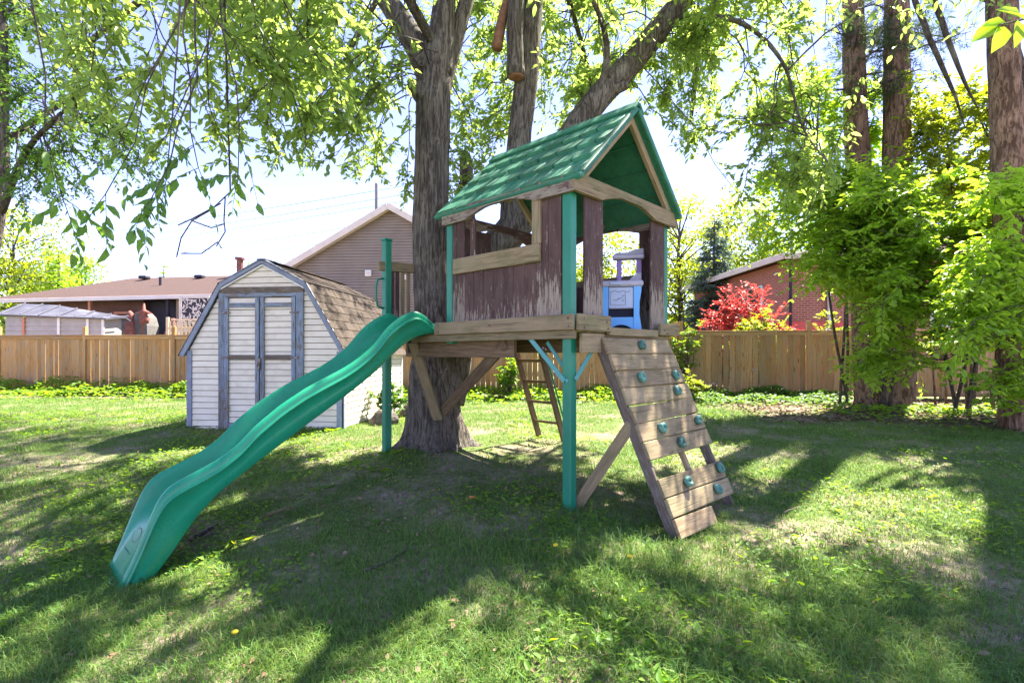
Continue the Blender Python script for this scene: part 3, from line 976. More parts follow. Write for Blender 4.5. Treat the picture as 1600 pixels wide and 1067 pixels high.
# roof: moulded panels carrying courses of shingles
roof = link(bpy.data.objects.new('roof', None), PH)
RY0, RY1 = -.20, 1.84
RIDGE = (HU / 2, 3.80)
def slope(sgn):
    eave = (HU / 2 - sgn * (HU / 2 + .07), 2.915)
    dx, dz = eave[0] - RIDGE[0], eave[1] - RIDGE[1]
    L = math.hypot(dx, dz)
    down = Vector((dx / L, 0, dz / L)); along = Vector((0, 1, 0))
    nr = down.cross(along); nr = nr if nr.z > 0 else -nr
    org = Vector((RIDGE[0], 0, RIDGE[1]))
    def P(s, d, h): return org + along * s + down * d + nr * h
    plank('panel', roof, P((RY0 + RY1) / 2, .0, .0), P((RY0 + RY1) / 2, L, .0), RY1 - RY0, .022, nr, M['roofplastic'], .006)
    # rolled edges at the eave and the gable ends
    plank('edge_lip', roof, P(RY0, L, .004), P(RY1, L, .004), .055, .05, nr, M['roofplastic'], .015)
    for s in (RY0 + .02, RY1 - .02):
        plank('edge_lip', roof, P(s, .02, .006), P(s, L - .03, .006), .05, .055, nr, M['roofplastic'], .015)
    # moulded ribs on the underside
    for d in (.33, .64, .95):
        plank('rib', roof, P(RY0 + .06, d, -.018), P(RY1 - .06, d, -.018), .02, .016, nr, M['roofplastic'], .004)
    rg = random.Random(5 + sgn)
    nc = 4
    ex = (L - .04) / nc
    for c in range(nc):
        s = RY0 + .05 + (0 if c % 2 == 0 else -.0)
        first = True
        while s < RY1 - .07:
            w = rg.uniform(.19, .27)
            if first and c % 2: w *= .6
            first = False
            w = min(w, RY1 - .05 - s)
            if RY1 - .05 - (s + w) < .08: w = RY1 - .05 - s
            d0 = .03 + c * ex; d1 = d0 + ex + .012 + rg.uniform(-.006, .010)
            d1 = min(d1, L + .012)
            g = .008
            hb = .050 + rg.uniform(-.006, .006)
            vs = []
            for (dd, hh) in ((d0, .012), (d1, .012)):
                for ss in (s + g, s + w - g): vs.append(P(ss, dd, hh) - org)
            for (dd, hh) in ((d0, .018), (d1 - .010, hb)):
                for ss in (s + g + .006, s + w - g - .006): vs.append(P(ss, dd, hh) - org)
            mb = MB().add(vs, [(0, 1, 3, 2), (4, 6, 7, 5), (0, 4, 5, 1), (2, 3, 7, 6), (0, 2, 6, 4), (1, 5, 7, 3)])
            o = mb.build('shingle', M['roofplastic'], roof)
            o.location = org
            s += w
    # timber rafters
    for s in (RY0 + .10, .78, RY1 - .10):
        plank('rafter', roof, P(s, .02, -.055), P(s, L - .06, -.055), .045, .075, nr, G, .004)
slope(1); slope(-1)
for sg in (1, -1):
    nr = Vector((-sg * .72, 0, .70))
    c = Vector((RIDGE[0] - sg * .045, 0, RIDGE[1] + .012))
    plank('ridge_cap', roof, c + Vector((0, RY0 - .01, 0)), c + Vector((0, RY1 + .01, 0)), .12, .03, nr, M['roofplastic'], .012)

# teal knee braces on the near post and bolts
def flat_brace(a, b, w=.045, t=.012, nrm=FX):
    o = plank('bracket', PH, a, b, w, t, nrm, M['bracket'], .003)
    a, b = Vector(a), Vector(b)
    for q in (a.lerp(b, .06), a.lerp(b, .14), a.lerp(b, .9)):
        s = MB().tube([q + Vector(nrm) * .004, q + Vector(nrm) * .012], .008, 8).build('bolt', M['steel'])
        s.parent = o; s.matrix_parent_inverse = o.matrix_local.inverted()
flat_brace((-.056, .01, 1.15), (-.056, .43, 1.545))
flat_brace((.01, -.056, 1.16), (.22, -.090, 1.42), .045, .012, SY)
flat_brace((-.056, -.0, 1.15), (-.04, -.02, 1.16), .03, .010)
flat_brace((.05, .02, 1.17), (.05, .30, 1.50), .035, .012, (1, 0, 0))
# rows of nails and bolts on the skirt
for (x, y, z) in [(-.126, -.08, DK + .08), (-.126, -.08, DK + .01), (-.126, .9, DK + .05), (-.126, 1.72, DK + .08), (-.126, 1.72, DK + .01),
                  (-.093, -.05, zc - .04), (-.093, -.05, zc + .04), (-.093, 1.6, zc)]:
    MB().tube([(x, y, z), (x - .006, y, z)], .009, 8).build('bolt', M['steel'], PH)
for (x, y, z) in [(0.0, -.169, DK + .08), (.0, -.169, DK), (.34, -.169, DK + .06), (.36, -.169, DK + .0), (1.45, -.169, DK + .02), (1.72, -.169, DK + .02), (1.5, -.169, DK - .015)]:
    MB().tube([(x, y, z), (x, y - .006, z)], .009, 8).build('bolt', M['steel'], PH)

# braces from the beam to the tree trunk
TRK = (.555, 2.24)   # where they meet on the bark, playhouse axes
plank('tree_brace', PH, (-.01, 2.36, 1.52), (.40, 2.40, .55), .13, .04, (-.9, -.35, 0), G, .006)
plank('tree_brace', PH, (.03, .82, 1.50), (.42, 2.32, .66), .12, .04, (-.75, -.6, .2), B_, .006)

# railing by the trunk
rail = link(bpy.data.objects.new('railing', None), PH)
plank('top_rail', rail, (-.13, 2.93, 2.50), (.40, 2.93, 2.53), .12, .036, SY, G, .006)
for i, x in enumerate((.085, .165, .245, .335)):
    plank('picket', rail, (x, 2.96, DK), (x, 2.96, 2.50), .055 if i else .07, .022, SY, M['maroon'] if i < 2 else G, .003)
hd = MB().tube([(-.055, 2.95, 2.35), (-.13, 2.95, 2.33), (-.155, 2.95, 2.25), (-.155, 2.95, 2.08), (-.13, 2.95, 1.99), (-.055, 2.95, 1.97)], .014, 8)
hd.build('grab_handle', M['post'], PH, True)

# ladder at the back
lad = link(bpy.data.objects.new('ladder', None), PH)
wl = ph_world(2.32, 2.1)
gl = gz(*wl)
for s in (1.88, 2.36):
    plank('rail', lad, (1.74, s, DK - .04), (2.33, s, gl - .02), .10, .036, (0, 1, 0), B_, .005)
for q in (.22, .42, .62, .82):
    x = 1.74 + (2.33 - 1.74) * q; z = DK + (gl - DK) * q
    plank('rung', lad, (x, 1.89, z), (x, 2.35, z), .085, .034, (.25, 0, 1), B_, .005)
# thin teal hand line of the ladder
MB().tube([(1.78, 1.80, 1.45), (2.2, 1.76, .35)], .012, 6).build('hand_bar', M['post'], PH)

# climbing wall
cw = link(bpy.data.objects.new('climbing_wall', None), PH)
U0, U1 = .29, 1.53
T0 = Vector((0, -.14, 1.53)); T1 = Vector((0, -.90, -.13))
cd = (T1 - T0); CL = cd.length; cd = cd / CL
cn = Vector((1, 0, 0)).cross(cd); cn = cn if cn.y < 0 else -cn
zr = gz(*ph_world(U1, -.9))
for u, ex in ((U0 + .02, .03), (U1 - .04, .0)):
    plank('stringer', cw, T0 + Vector((u, 0, 0)) - cn * .05, T1 + Vector((u, 0, 0)) - cn * .05 + cd * ex, .04, .095, cn, M['greypeel'], .006)
plank('stringer', cw, T0 + Vector((.98, 0, 0)) - cn * .05 + cd * .9, T1 + Vector((.98, 0, 0)) - cn * .05 - cd * .12, .04, .05, cn, P_, .006)
SL = CL / 11
tw = [0, .004, -.006, .008, -.003, .006, .012, 0, .028, .034, .03]
for k in range(11):
    if k == 7: continue
    c = T0 + cd * (SL * (k + .5))
    u1 = U1 if k < 10 else .98
    u0 = U0 - .012 + random.uniform(-.008, .008)
    a = c + Vector((u0, 0, 0)) + cd * tw[k] * -.6; b = c + Vector((u1 + random.uniform(-.01, .012), 0, 0)) + cd * tw[k] * .6
    plank('plank', cw, a + cn * .012, b + cn * .012, SL - .008 if k < 10 else SL * .95, .030, cn, M['greywood'] if k < 10 else P_, .006, random.uniform(-.02, .02))


def hold_mesh(seed):
    mb = MB(); rg = random.Random(seed)
    nu, nv = 14, 8
    vs, fs = [], []
    for i in range(nu):
        a = 2 * math.pi * i / nu
        for j in range(nv):
            b = 2 * math.pi * j / nv
            k = 1 + .75 * mnoise.noise(Vector((math.cos(a) * 1.3 + seed, math.sin(a) * 1.3, math.cos(b))))
            r = .030 + .019 * math.cos(b) * k
            vs.append((math.cos(a) * r * 1.1, math.sin(a) * r * 1.0, .026 + .026 * math.sin(b) * k))
            fs.append((i * nv + j, ((i + 1) % nu) * nv + j, ((i + 1) % nu) * nv + (j + 1) % nv, i * nv + (j + 1) % nv))
    mb.add(vs, fs)
    mb.add([(.02 * math.cos(2 * math.pi * i / 10), .02 * math.sin(2 * math.pi * i / 10), .018) for i in range(10)], [tuple(range(10))])
    return mb.mesh('hold', M['hold'], True)


hm = [hold_mesh(s) for s in range(4)]
for i, (k, fr) in enumerate([(0, .48), (2, .28), (2, .83), (3, .74), (5, .28), (5, .88), (6, .47), (8, .33), (8, .90), (9, .72)]):
    o = bpy.data.objects.new('hold', hm[i % 4])
    zax = cn; xax = Vector((1, 0, 0)); yax = zax.cross(xax)
    Mx = Matrix((xax, yax, zax)).transposed().to_4x4()
    Mx = Mx @ Matrix.Rotation(i * 1.3, 4, 'Z')
    Mx.translation = T0 + cd * (SL * (k + .5)) + Vector((U0 + (U1 - U0) * fr, 0, 0)) + cn * .026
    link(o, cw); o.matrix_local = Mx
# brace from the post foot up to the stringer
g0 = gz(*ph_world(.07, -.02))
plank('brace', cw, (.09, .02, g0 - .03), (.31, -.44, .78), .10, .04, (.9, .45, 0), G, .006)

# ------------------------------------------------------------------ the wavy slide, bolted to the deck
SLT = [0, .14, .28, .45, .63, .80, .97, 1.12, 1.31, 1.50, 1.73, 1.95, 2.08, 2.24, 2.42, 2.55, 2.62, 2.67, 2.72, 2.78, 2.84, 2.90]
SLR = [1.70, 1.81, 1.87, 1.80, 1.67, 1.47, 1.34, 1.25, 1.16, 1.07, .93, .76, .62, .51, .43, .375, .33, .25, .12, -.05, -.20, -.33]
SLF = [1.625, 1.63, 1.61, 1.55, 1.43, 1.26, 1.12, 1.03, .94, .86, .72, .54, .42, .29, .19, .13, .095, .055, -.01, -.11, -.225, -.345]
SLB = [1.63, 1.615, 1.58, 1.49, 1.35, 1.20, 1.08, .98, .86, .74, .59, .45, .36, .25, .07, -.12, -.22, -.28, -.33, -.38, -.41, -.43]


def make_slide():
    tt = np.linspace(0, 2.90, 90)
    def sm(a):
        y = np.interp(tt, SLT, a)
        ye = np.concatenate([[2 * y[0] - y[2], 2 * y[0] - y[1]], y, [2 * y[-1] - y[-2], 2 * y[-1] - y[-3]]])
        return np.convolve(ye, [.1, .2, .4, .2, .1], 'valid')
    r, f, b = sm(SLR), sm(SLF), sm(SLB)
    yc = 2.165
    hw = .285                                  # half width, outer
    rows = []
    for i, t in enumerate(tt):
        rr, ff, bb = r[i], f[i], b[i]
        d = rr - ff
        e = smooth(2.70, 2.90, t)
        h_ = hw + .01 * math.sin(t * 2) - .03 * float(smooth(2.75, 2.9, t))
        bead = .012
        half = [(0.0, ff), (h_ * .45, ff + .004), (h_ * .66, ff + d * .10), (h_ * .77, ff + d * .42), (h_ * .815, ff + d * .80),
                (h_ * .845, rr - .008), (h_ * .875, rr), (h_ * .93, rr - .004), (h_ * .985, rr - .022), (h_ * 1.0, rr - .05 - .02 * d),
                (h_ * 1.004, max(rr - .075, bb + .02)), (h_ * 1.055, max(rr - .083, bb + .018)), (h_ * 1.06, max(rr - .094, bb + .016)),
                (h_ * .985, max(rr - .104, bb + .014)), (h_ * .99, (rr - .10) * .5 + bb * .5 if rr - .1 > bb else bb + .007), (h_ * .985, bb + .004), (h_ * .96, bb)]
        prof = [(-p[0], p[1]) for p in half[::-1]] + half[1:]
        # outward lip at the very end drops into the turf
        rows.append([(-t - .02, yc + p[0], p[1]) for p in prof])
    k = len(rows[0])
    V = np.array(rows).reshape(-1, 3)
    i = (np.arange(len(rows) - 1)[:, None] * k + np.arange(k - 1)[None]).ravel()
    F = np.stack([i, i + 1, i + k + 1, i + k], 1)
    o = np_obj('slide', V, F, M['slide'], PH, True)
    tag(o, 'dark green plastic wavy slide')
    so = o.modifiers.new('thick', 'SOLIDIFY'); so.thickness = .008; so.offset = 0
    # toe rim across the exit
    lip = MB().tube([(-2.915, yc - .26, -.37), (-2.93, yc - .15, -.365), (-2.935, yc, -.36), (-2.93, yc + .15, -.365), (-2.915, yc + .26, -.37)], .022, 8)
    lip.build('toe_rim', M['slide'], o, True)
    # oval drain slot and crease moulded in the exit
    ring = [(math.cos(a) * .028, math.sin(a) * .085) for a in np.linspace(0, 2 * math.pi, 25)]
    x0 = -2.765; sl = (-.36 - (-.09)) / (-.13)
    def floor_at(x): return float(np.interp(-x - .02, tt, f))
    pts = [(x0 + p[0], yc + .03 + p[1], floor_at(x0 + p[0]) + .006) for p in ring]
    MB().tube(pts, .0045, 6, False).build('drain_slot', M['steel'], o, True)
    pts = [(-2.825 - .012 * (1 - (yy / .11) ** 2), yc + .03 + yy, floor_at(-2.825) + .004) for yy in np.linspace(-.11, .11, 9)]
    MB().tube(pts, .005, 6).build('crease', M['slide'], o, True)
    # underside bracing rib
    MB().box(-1.55, -.75, yc - .02, yc + .02, 0, .0) if False else None
    return o
make_slide()

# ------------------------------------------------------------------ toy kitchen standing in the doorway
kw = ph_world(1.20, .22)
TK = empty('toy_kitchen', (kw[0], kw[1], DK), math.atan2(-kw[0], kw[1]) * .9)
tag(TK, 'blue plastic toy kitchen with purple upright standing in the playhouse doorway', 'toy kitchen')
# front faces -y
hw_, hh, dp = .215, .50, .24
for sg in (-1, 1):
    col = [(sg * .135, 0.0), (sg * hw_, 0.0), (sg * (hw_ + .0), .06), (sg * (hw_ - .022), .20), (sg * (hw_ - .018), .34), (sg * hw_, .44), (sg * hw_, hh), (sg * .135, hh)]
    MB().prism(col, -.02, dp).build('side_leg', M['toyblue'], TK)
MB().box(-.134, .134, .03, .225, .0, hh).build('inner_box', M['dark'], TK)
MB().box(-.134, .134, -.012, .029, .135, .165).build('shelf_lip', M['toyblue'], TK)
arch = [(-.134, .134), (-.134, .0)] + [(-.134 + .268 * t, .012 + .072 * math.sin(math.pi * t) ** .6) for t in np.linspace(.03, .97, 14)] + [(.134, .0), (.134, .134)]
MB().prism(arch, -.012, .026).build('arched_base', M['toyblue'], TK)
MB().cbox(.264, .035, .235, .012, Matrix.Translation((0, .005, .375))).build('oven_door', M['toypale'], TK)
dr = [o for o in TK.children if o.name.startswith('oven_door')][0]
MB().cbox(.25, .012, .012, .004, Matrix.Translation((0, -.018, .265))).build('door_ledge', M['toygrey'], dr)
wv = [(x, -.0145, .445 + .008 * math.sin(x * 70)) for x in np.linspace(-.115, .10, 16)]
MB().tube(wv, .0025, 5).build('printed_line', M['ink'], dr)
MB().tube([(-.115, -.0145, .44), (-.11, -.0145, .30), (.05, -.0145, .295), (.045, -.0145, .44)], .0022, 5).build('printed_line', M['ink'], dr)
for (x, z, w) in ((-.05, .36, .03), (-.01, .375, .022), (.02, .35, .014), (.025, .40, .012)):
    MB().tube([(x - w, -.0145, z), (x, -.0145, z - w * .5), (x + w, -.0145, z + w * .3)], .0028, 5).build('printed_line', M['ink'], dr)
MB().cbox(.47, .30, .065, .02, Matrix.Translation((0, .11, hh + .03))).build('worktop', M['toygrey'], TK)
MB().cbox(.11, .02, .03, .006, Matrix.Translation((-.06, -.045, hh + .03))).build('towel_bar', M['toypale'], TK)
MB().cbox(.055, .05, .27, .008, Matrix.Translation((-.015, .20, hh + .19))).build('upright', M['toypurple'], TK)
MB().cbox(.055, .05, .27, .008, Matrix.Translation((.20, .20, hh + .19))).build('upright', M['toypurple'], TK)
MB().cbox(.34, .13, .05, .012, Matrix.Translation((.085, .17, hh + .345))).build('top_shelf', M['toygrey'], TK)
MB().prism([(-.06, 0), (.25, 0), (.25, .075), (.17, .07), (.08, .035), (-.06, .03)], .19, .22, Matrix.Translation((0, 0, hh + .37))).build('shelf_back', M['toygrey'], TK)
MB().prism([(.09, 0), (.22, 0), (.22, .10), (.17, .09), (.11, .04)], .10, .16, Matrix.Translation((0, 0, hh + .063))).build('tap', M['toygrey'], TK)

# ------------------------------------------------------------------ garden shed with a barn roof
SW, SD = 2.80, 3.10
srz = math.atan2(-.105, .9945)
SH = empty('garden_shed', (-5.63, 8.89, .10), srz)
tag(SH, 'cream sided barn roof garden shed with flaking blue grey double doors', 'shed')
EV, BR, AP = 1.34, 2.44, 2.83
CX = SW / 2
def roof_half(z):
    if z <= EV: return CX
    if z <= BR: return CX + (.74 - CX) * (z - EV) / (BR - EV)
    return max(.02, .74 * (AP - z) / (AP - BR))
GAB = [(0, -.12), (SW, -.12), (SW, EV), (CX + .74, BR), (CX, AP), (CX - .74, BR), (0, EV)]
MB().prism([(p[0] * .994 + .008, p[1] if p[1] < 1 else p[1] - .02) for p in GAB], .03, SD).build('wall_core', M['greypeel'], SH)  # dark core colour stands in for lap shadows between the siding boards


def lap_board(par, xa0, xb0, xa1, xb1, z0, z1, y=0.0, M_=None, t=.014):
    """one lapped siding board: lower edge proud of the upper"""
    z1 -= .011  # gap bares the core behind, drawn as the lap's shadow line
    vs = [(xa0, y - t, z0), (xb0, y - t, z0), (xb1, y - .003, z1), (xa1, y - .003, z1),
          (xa0, y + .02, z0), (xb0, y + .02, z0), (xb1, y + .02, z1), (xa1, y + .02, z1)]
    if M_ is not None: vs = [M_ @ Vector(v) for v in vs]
    return MB().add(vs, [(0, 1, 2, 3), (4, 7, 6, 5), (0, 4, 5, 1), (3, 2, 6, 7), (0, 3, 7, 4), (1, 5, 6, 2)]).build('siding_board', M['vinyl'], par)


fwall = link(bpy.data.objects.new('front_wall', None), SH)
DX0, DX1, DT = .60, 2.13, 2.40            # door surround
st = .102
z = -.06
while z < AP - .06:
    z1 = z + st
    h0, h1 = roof_half(z) - .03, roof_half(min(z1, AP - .01)) - .03
    if z < DT - .02:
        for (a, b) in ((-1, DX0 + .04), (DX1 - .04, 9)):
            l0, r0 = max(CX - h0, a), min(CX + h0, b)
            l1, r1 = max(CX - h1, a), min(CX + h1, b)
            if r0 - l0 > .03:
                if r1 - l1 < .01: m_ = (l0 + r0) / 2; l1, r1 = (l0, l0 + .01) if a > 0 else (r0 - .01, r0)
                lap_board(fwall, l0, r0, l1, r1, z, z1)
    else:
        lap_board(fwall, CX - h0, CX + h0, CX - max(h1, .01), CX + max(h1, .01), z, z1)
    z = z1
rwall = link(bpy.data.objects.new('side_wall', None), SH)
Mr = Matrix.Translation((SW, 0, 0)) @ Matrix.Rotation(R(90), 4, 'Z')
z = -.06
while z < EV - .02:
    lap_board(rwall, .05, SD, .05, SD, z, z + st, 0, Mr)
    z += st
# corner boards and gable trim
SF = (0, -1, 0)
plank('corner_board', SH, (.045, -.022, -.10), (.045, -.022, EV - .0), .09, .02, SF, M['bluesteel'], .003)
plank('corner_board', SH, (SW - .045, -.022, -.10), (SW - .045, -.022, EV - .02), .09, .02, SF, M['bluesteel'], .003)
plank('corner_board', SH, (SW + .02, .04, -.10), (SW + .02, .04, EV - .03), .09, .02, (1, 0, 0), M['bluesteel'], .003)
plank('corner_board', SH, (SW + .02, SD - .04, -.10), (SW + .02, SD - .04, EV - .03), .08, .02, (1, 0, 0), M['whitetrim'], .003)
tr = [(-.07, EV - .09), (CX - .76, BR + .02), (CX, AP + .035), (CX + .76, BR + .02), (SW + .07, EV - .09)]
for a, b in zip(tr[:-1], tr[1:]):
    plank('gable_trim', SH, (a[0], -.06, a[1]), (b[0], -.06, b[1]), .085, .03, SF, M['bluesteel'], .004)
for a, b in ((tr[1], tr[2]), (tr[2], tr[3])):
    plank('gable_bead', SH, (a[0], -.045, a[1] - .075), (b[0], -.045, b[1] - .075), .025, .03, SF, M['whitetrim'], .003)
# door surround
BP, GP_ = M['bluepeel'], M['greypeel']
plank('door_surround', SH, (DX0 + .055, -.035, -.06), (DX0 + .055, -.035, DT - .08), .11, .03, SF, BP, .004)
plank('door_surround', SH, (DX1 - .065, -.035, -.06), (DX1 - .065, -.035, DT - .08), .13, .03, SF, BP, .004)
plank('door_surround', SH, (DX0 - .01, -.037, DT - .03), (DX1 + .01, -.037, DT - .03), .10, .034, SF, GP_, .004)
plank('door_surround', SH, (DX0 + .1, -.031, DT - .115), (DX1 - .12, -.031, DT - .115), .07, .03, SF, BP, .004)
def shed_door(x0, x1, hinge):
    d = link(bpy.data.objects.new('door', None), SH)
    zb, zt = .0, DT - .155
    zz_ = zb
    while zz_ < zt - .02:
        lap_board(d, x0 + .03, x1 - .03, x0 + .03, x1 - .03, zz_, min(zz_ + st, zt), -.012)
        zz_ += st
    for xx, w in ((x0 + .035, .07), (x1 - .035, .07)):
        plank('stile', d, (xx, -.045, zb), (xx, -.045, zt), w, .026, SF, BP if (xx < 1.4) == (x0 < 1) else GP_, .003)
    for zz_, w, m_ in ((zt - .135, .075, BP), (1.22, .085, GP_), (zb + .05, .09, BP)):
        plank('rail', d, (x0 + .072, -.043, zz_), (x1 - .072, -.043, zz_), w, .026, SF, m_, .003)
    hx = x0 - .01 if hinge < 0 else x1 + .01
    for zz_ in (.35, 1.22, 1.98):
        o = MB().cbox(.15, .012, .035, .004, Matrix.Translation((hx - hinge * .03, -.063, zz_))).build('hinge', M['steel'], d)
    return d
dl = shed_door(.715, 1.345, -1)
dr_ = shed_door(1.365, 1.995, 1)
MB().cbox(.06, .02, .16, .006, Matrix.Translation((1.355, -.072, 1.13))).build('latch', M['steel'], dl)
lk = MB().tube([(1.335, -.085, 1.07), (1.335, -.09, 1.10), (1.355, -.09, 1.12), (1.375, -.09, 1.10), (1.375, -.085, 1.07)], .005, 6)
lk.build('padlock_shackle', M['steel'], dl)
MB().cbox(.055, .03, .06, .008, Matrix.Translation((1.355, -.088, 1.045))).build('padlock', M['steel'], dl)
# roof courses; each shingle its own slab
sroof = link(bpy.data.objects.new('roof', None), SH)
def shed_slope(a, b, courses, seed):
    a, b = Vector((a[0], 0, a[1])), Vector((b[0], 0, b[1]))
    L = (b - a).length; dn = (b - a) / L
    al = Vector((0, 1, 0)); nr = dn.cross(al); nr = nr if nr.z > 0 else -nr
    m0 = Vector((0, (SD - .04) / 2, 0))
    plank('deck', sroof, a + m0 - nr * .01, b + m0 - nr * .01, SD + .10, .02, nr, M['bluesteel'], .002)
    ex = L / courses
    rg = random.Random(seed)
    for c in range(courses):
        y_ = -.085 - (.16 if c % 2 else 0)
        while y_ < SD + .06:
            w = .325
            y0_, y1_ = max(y_, -.085), min(y_ + w, SD + .07)
            if y1_ - y0_ > .04:
                p0 = a + dn * (ex * c) + Vector((0, (y0_ + y1_) / 2, 0)) + nr * .006
                p1 = a + dn * (ex * (c + 1) + .02) + Vector((0, (y0_ + y1_) / 2, 0)) + nr * .016
                plank('shingle', sroof, p0, p1, round(y1_ - y0_ - .006, 3), .008, nr, M['shingle'], .002, rg.uniform(-.012, .012))
            y_ += w
rp = [(CX, AP + .03), (CX + .775, BR + .04), (SW + .10, EV - .08)]
shed_slope(rp[0], rp[1], 5, 1); shed_slope(rp[1], rp[2], 8, 2)
lp = [(CX - (p[0] - CX), p[1]) for p in rp]
shed_slope(lp[0], lp[1], 5, 3); shed_slope(lp[1], lp[2], 8, 4)
plank('ridge_cap', sroof, (CX, -.09, AP + .05), (CX, SD + .07, AP + .05), .16, .02, (0, 0, 1), M['shingle'], .004)

# ------------------------------------------------------------------ houses beyond the fence
def lapped_gable(par, name, pts, mat, step, y=0.0):
    """rows of lapped siding filling a convex outline in the xz plane (joined, too fine to pick apart)"""
    zs = [p[1] for p in pts]
    def span(z):
        xs = []
        for i in range(len(pts)):
            (xa, za), (xb, zb) = pts[i], pts[(i + 1) % len(pts)]
            if za == zb: continue
            t = (z - za) / (zb - za)
            if 0 <= t <= 1: xs.append(xa + (xb - xa) * t)
        return (min(xs), max(xs)) if xs else None
    mb = MB(); z = min(zs)
    while z < max(zs) - .02:
        z1 = min(z + step, max(zs) - .005)
        s0, s1 = span(z + .001), span(z1)
        if s0 and s1:
            mb.add([(s0[0], y - .022, z), (s0[1], y - .022, z), (s1[1], y, z1 - .018), (s1[0], y, z1 - .018), (s0[0], y, z), (s0[1], y, z)], [(0, 1, 2, 3), (0, 4, 5, 1)])
        z = z1
    o = mb.build(name, mat, par, fix=False)
    o['kind'] = 'stuff'
    return o


# tan gabled house
TH = empty('gabled_house', (-5.35, 22.6, .16), R(-4))
tag(TH, 'tan sided house with a steep gable behind the shed', 'house')
ghw, ge, ga = 5.4, 4.5, 7.55
pts = [(-ghw, -.1), (ghw, -.1), (ghw, ge), (0, ga), (-ghw, ge)]
MB().prism(pts, .02, 9).build('wall', M['maroonwall'], TH)  # dark core behind the tan rows, its colour imitating their lap shadows
lapped_gable(TH, 'siding', [(-ghw, 0), (ghw, 0), (ghw, ge), (0, ga), (-ghw, ge)], M['tan'], .125)
for sg in (-1, 1):
    a, b = Vector((0, 0, ga + .12)), Vector((sg * (ghw + .45), 0, ge - .15))
    pr = plank('roof_slope', TH, a + Vector((0, 4.4, 0)), b + Vector((0, 4.4, 0)), 9.6, .10, (sg * .45, 0, 1), M['lowroof'], .01)
    plank('fascia', TH, a + Vector((0, -.42, -.06)), b + Vector((0, -.42, -.06)), .26, .05, (0, -1, 0), M['fascia'], .008)
    plank('soffit', TH, a + Vector((0, -.22, -.13)), b + Vector((0, -.22, -.13)), .4, .03, (sg * .45, 0, 1), M['fascia'], .004)
for (x, z, w) in ((-1.0, 4.75, .28), (.05, 3.9, .22), (.65, 4.55, .20)):
    o = MB().cbox(w, .08, w, .02, Matrix.Translation((x, -.06, z))).build('wall_vent', M['whitetrim'], TH)
    MB().cbox(w * .55, .03, w * .55, .01, Matrix.Translation((x, -.10, z))).build('vent_flap', M['fascia'], o)
MB().cbox(1.5, .07, 1.1, .02, Matrix.Translation((-2.9, -.03, 2.2))).build('window', M['glass'], TH)

# long low house on the left
LH = empty('low_house', (-13.5, 22.5, .16), R(-5))
tag(LH, 'long low house with reddish brown roof and dark covered patio on the left', 'house')
MB().box(-8.5, -3.9, 1.2, 9, -.1, 3.68).build('wall', M['maroonwall'], LH)
MB().box(-3.9, -1.8, 1.5, 9, -.1, 3.68).build('patio_wall', M['navy'], LH)
MB().box(-1.8, 5.2, .6, 9, -.1, 3.70).build('wall', M['tanlight'], LH)
MB().box(-6.0, 5.0, -2.6, .58, -.1, 1.10).build('patio_deck', M['greypeel'], LH)
lapped_gable(LH, 'siding', [(-1.79, 0), (5.2, 0), (5.2, 3.68), (-1.79, 3.68)], M['tanlight'], .16, .58)
wf = MB().box(-.35, 1.45, .50, .56, 2.55, 3.35).build('window', M['whitetrim'], LH)
MB().box(-.28, .52, .47, .495, 2.62, 3.28).build('pane', M['glass'], wf)
MB().box(.58, 1.38, .47, .495, 2.62, 3.28).build('pane', M['glass'], wf)
mb = MB()
mb.add([(-10.6, -.25, 3.62), (6.2, -.25, 3.82), (6.2, 4.5, 5.45), (-7.5, 4.5, 5.25), (-10.6, 9.2, 3.62), (6.2, 9.2, 3.82)],
       [(0, 1, 2, 3), (0, 3, 4), (4, 3, 2, 5), (1, 5, 2), (0, 4, 5, 1)])
rf = mb.build('roof', M['lowroof'], LH)
plank('fascia', LH, (-10.6, -.28, 3.56), (6.2, -.28, 3.76), .17, .05, (0, -1, 0), M['fascia'], .01)
for x in (-6.2, -3.1, .6):
    MB().cbox(.42, .4, .16, .05, Matrix.Translation((x, 3.9, 5.2))).build('roof_vent', M['navy'], rf)
MB().tube([(-3.9, 2.2, 4.5), (-3.9, 2.2, 4.95)], .06, 8).build('vent_pipe', M['navy'], rf)
ch = MB().tube([(-1.1, 4.2, 5.1), (-1.1, 4.2, 6.1)], .16, 10).build('flue', M['clay'], rf)
MB().tube([(-1.1, 4.2, 6.1), (-1.1, 4.2, 6.2)], .24, 10).build('flue_cap', M['clay'], rf)
pf = MB()
for x in (-5.15, -4.35): pf.box(x - .05, x + .05, .95, 1.05, 1.1, 3.05)
pf.box(-5.2, -4.3, .95, 1.05, 3.05, 3.15)
pf.build('patio_frame', M['orange'], LH)
for x in (-5.6, -1.85):
    plank('porch_post', LH, (x, .15, -.1), (x, .15, 3.6), .12, .12, (0, -1, 0), M['orange'] if x < -3 else M['navy'], .01)
pd = MB()
for (x0, x1, z0, z1) in ((-4.2, -4.12, 1.1, 3.0), (-3.75, -3.67, 1.1, 3.0), (-4.12, -3.75, 2.92, 3.0)): pd.box(x0, x1, 1.10, 1.16, z0, z1)
po = pd.build('patio_door', M['whitetrim'], LH)
MB().box(-4.115, -3.755, 1.12, 1.14, 1.1, 2.915).build('pane', M['glass'], po)

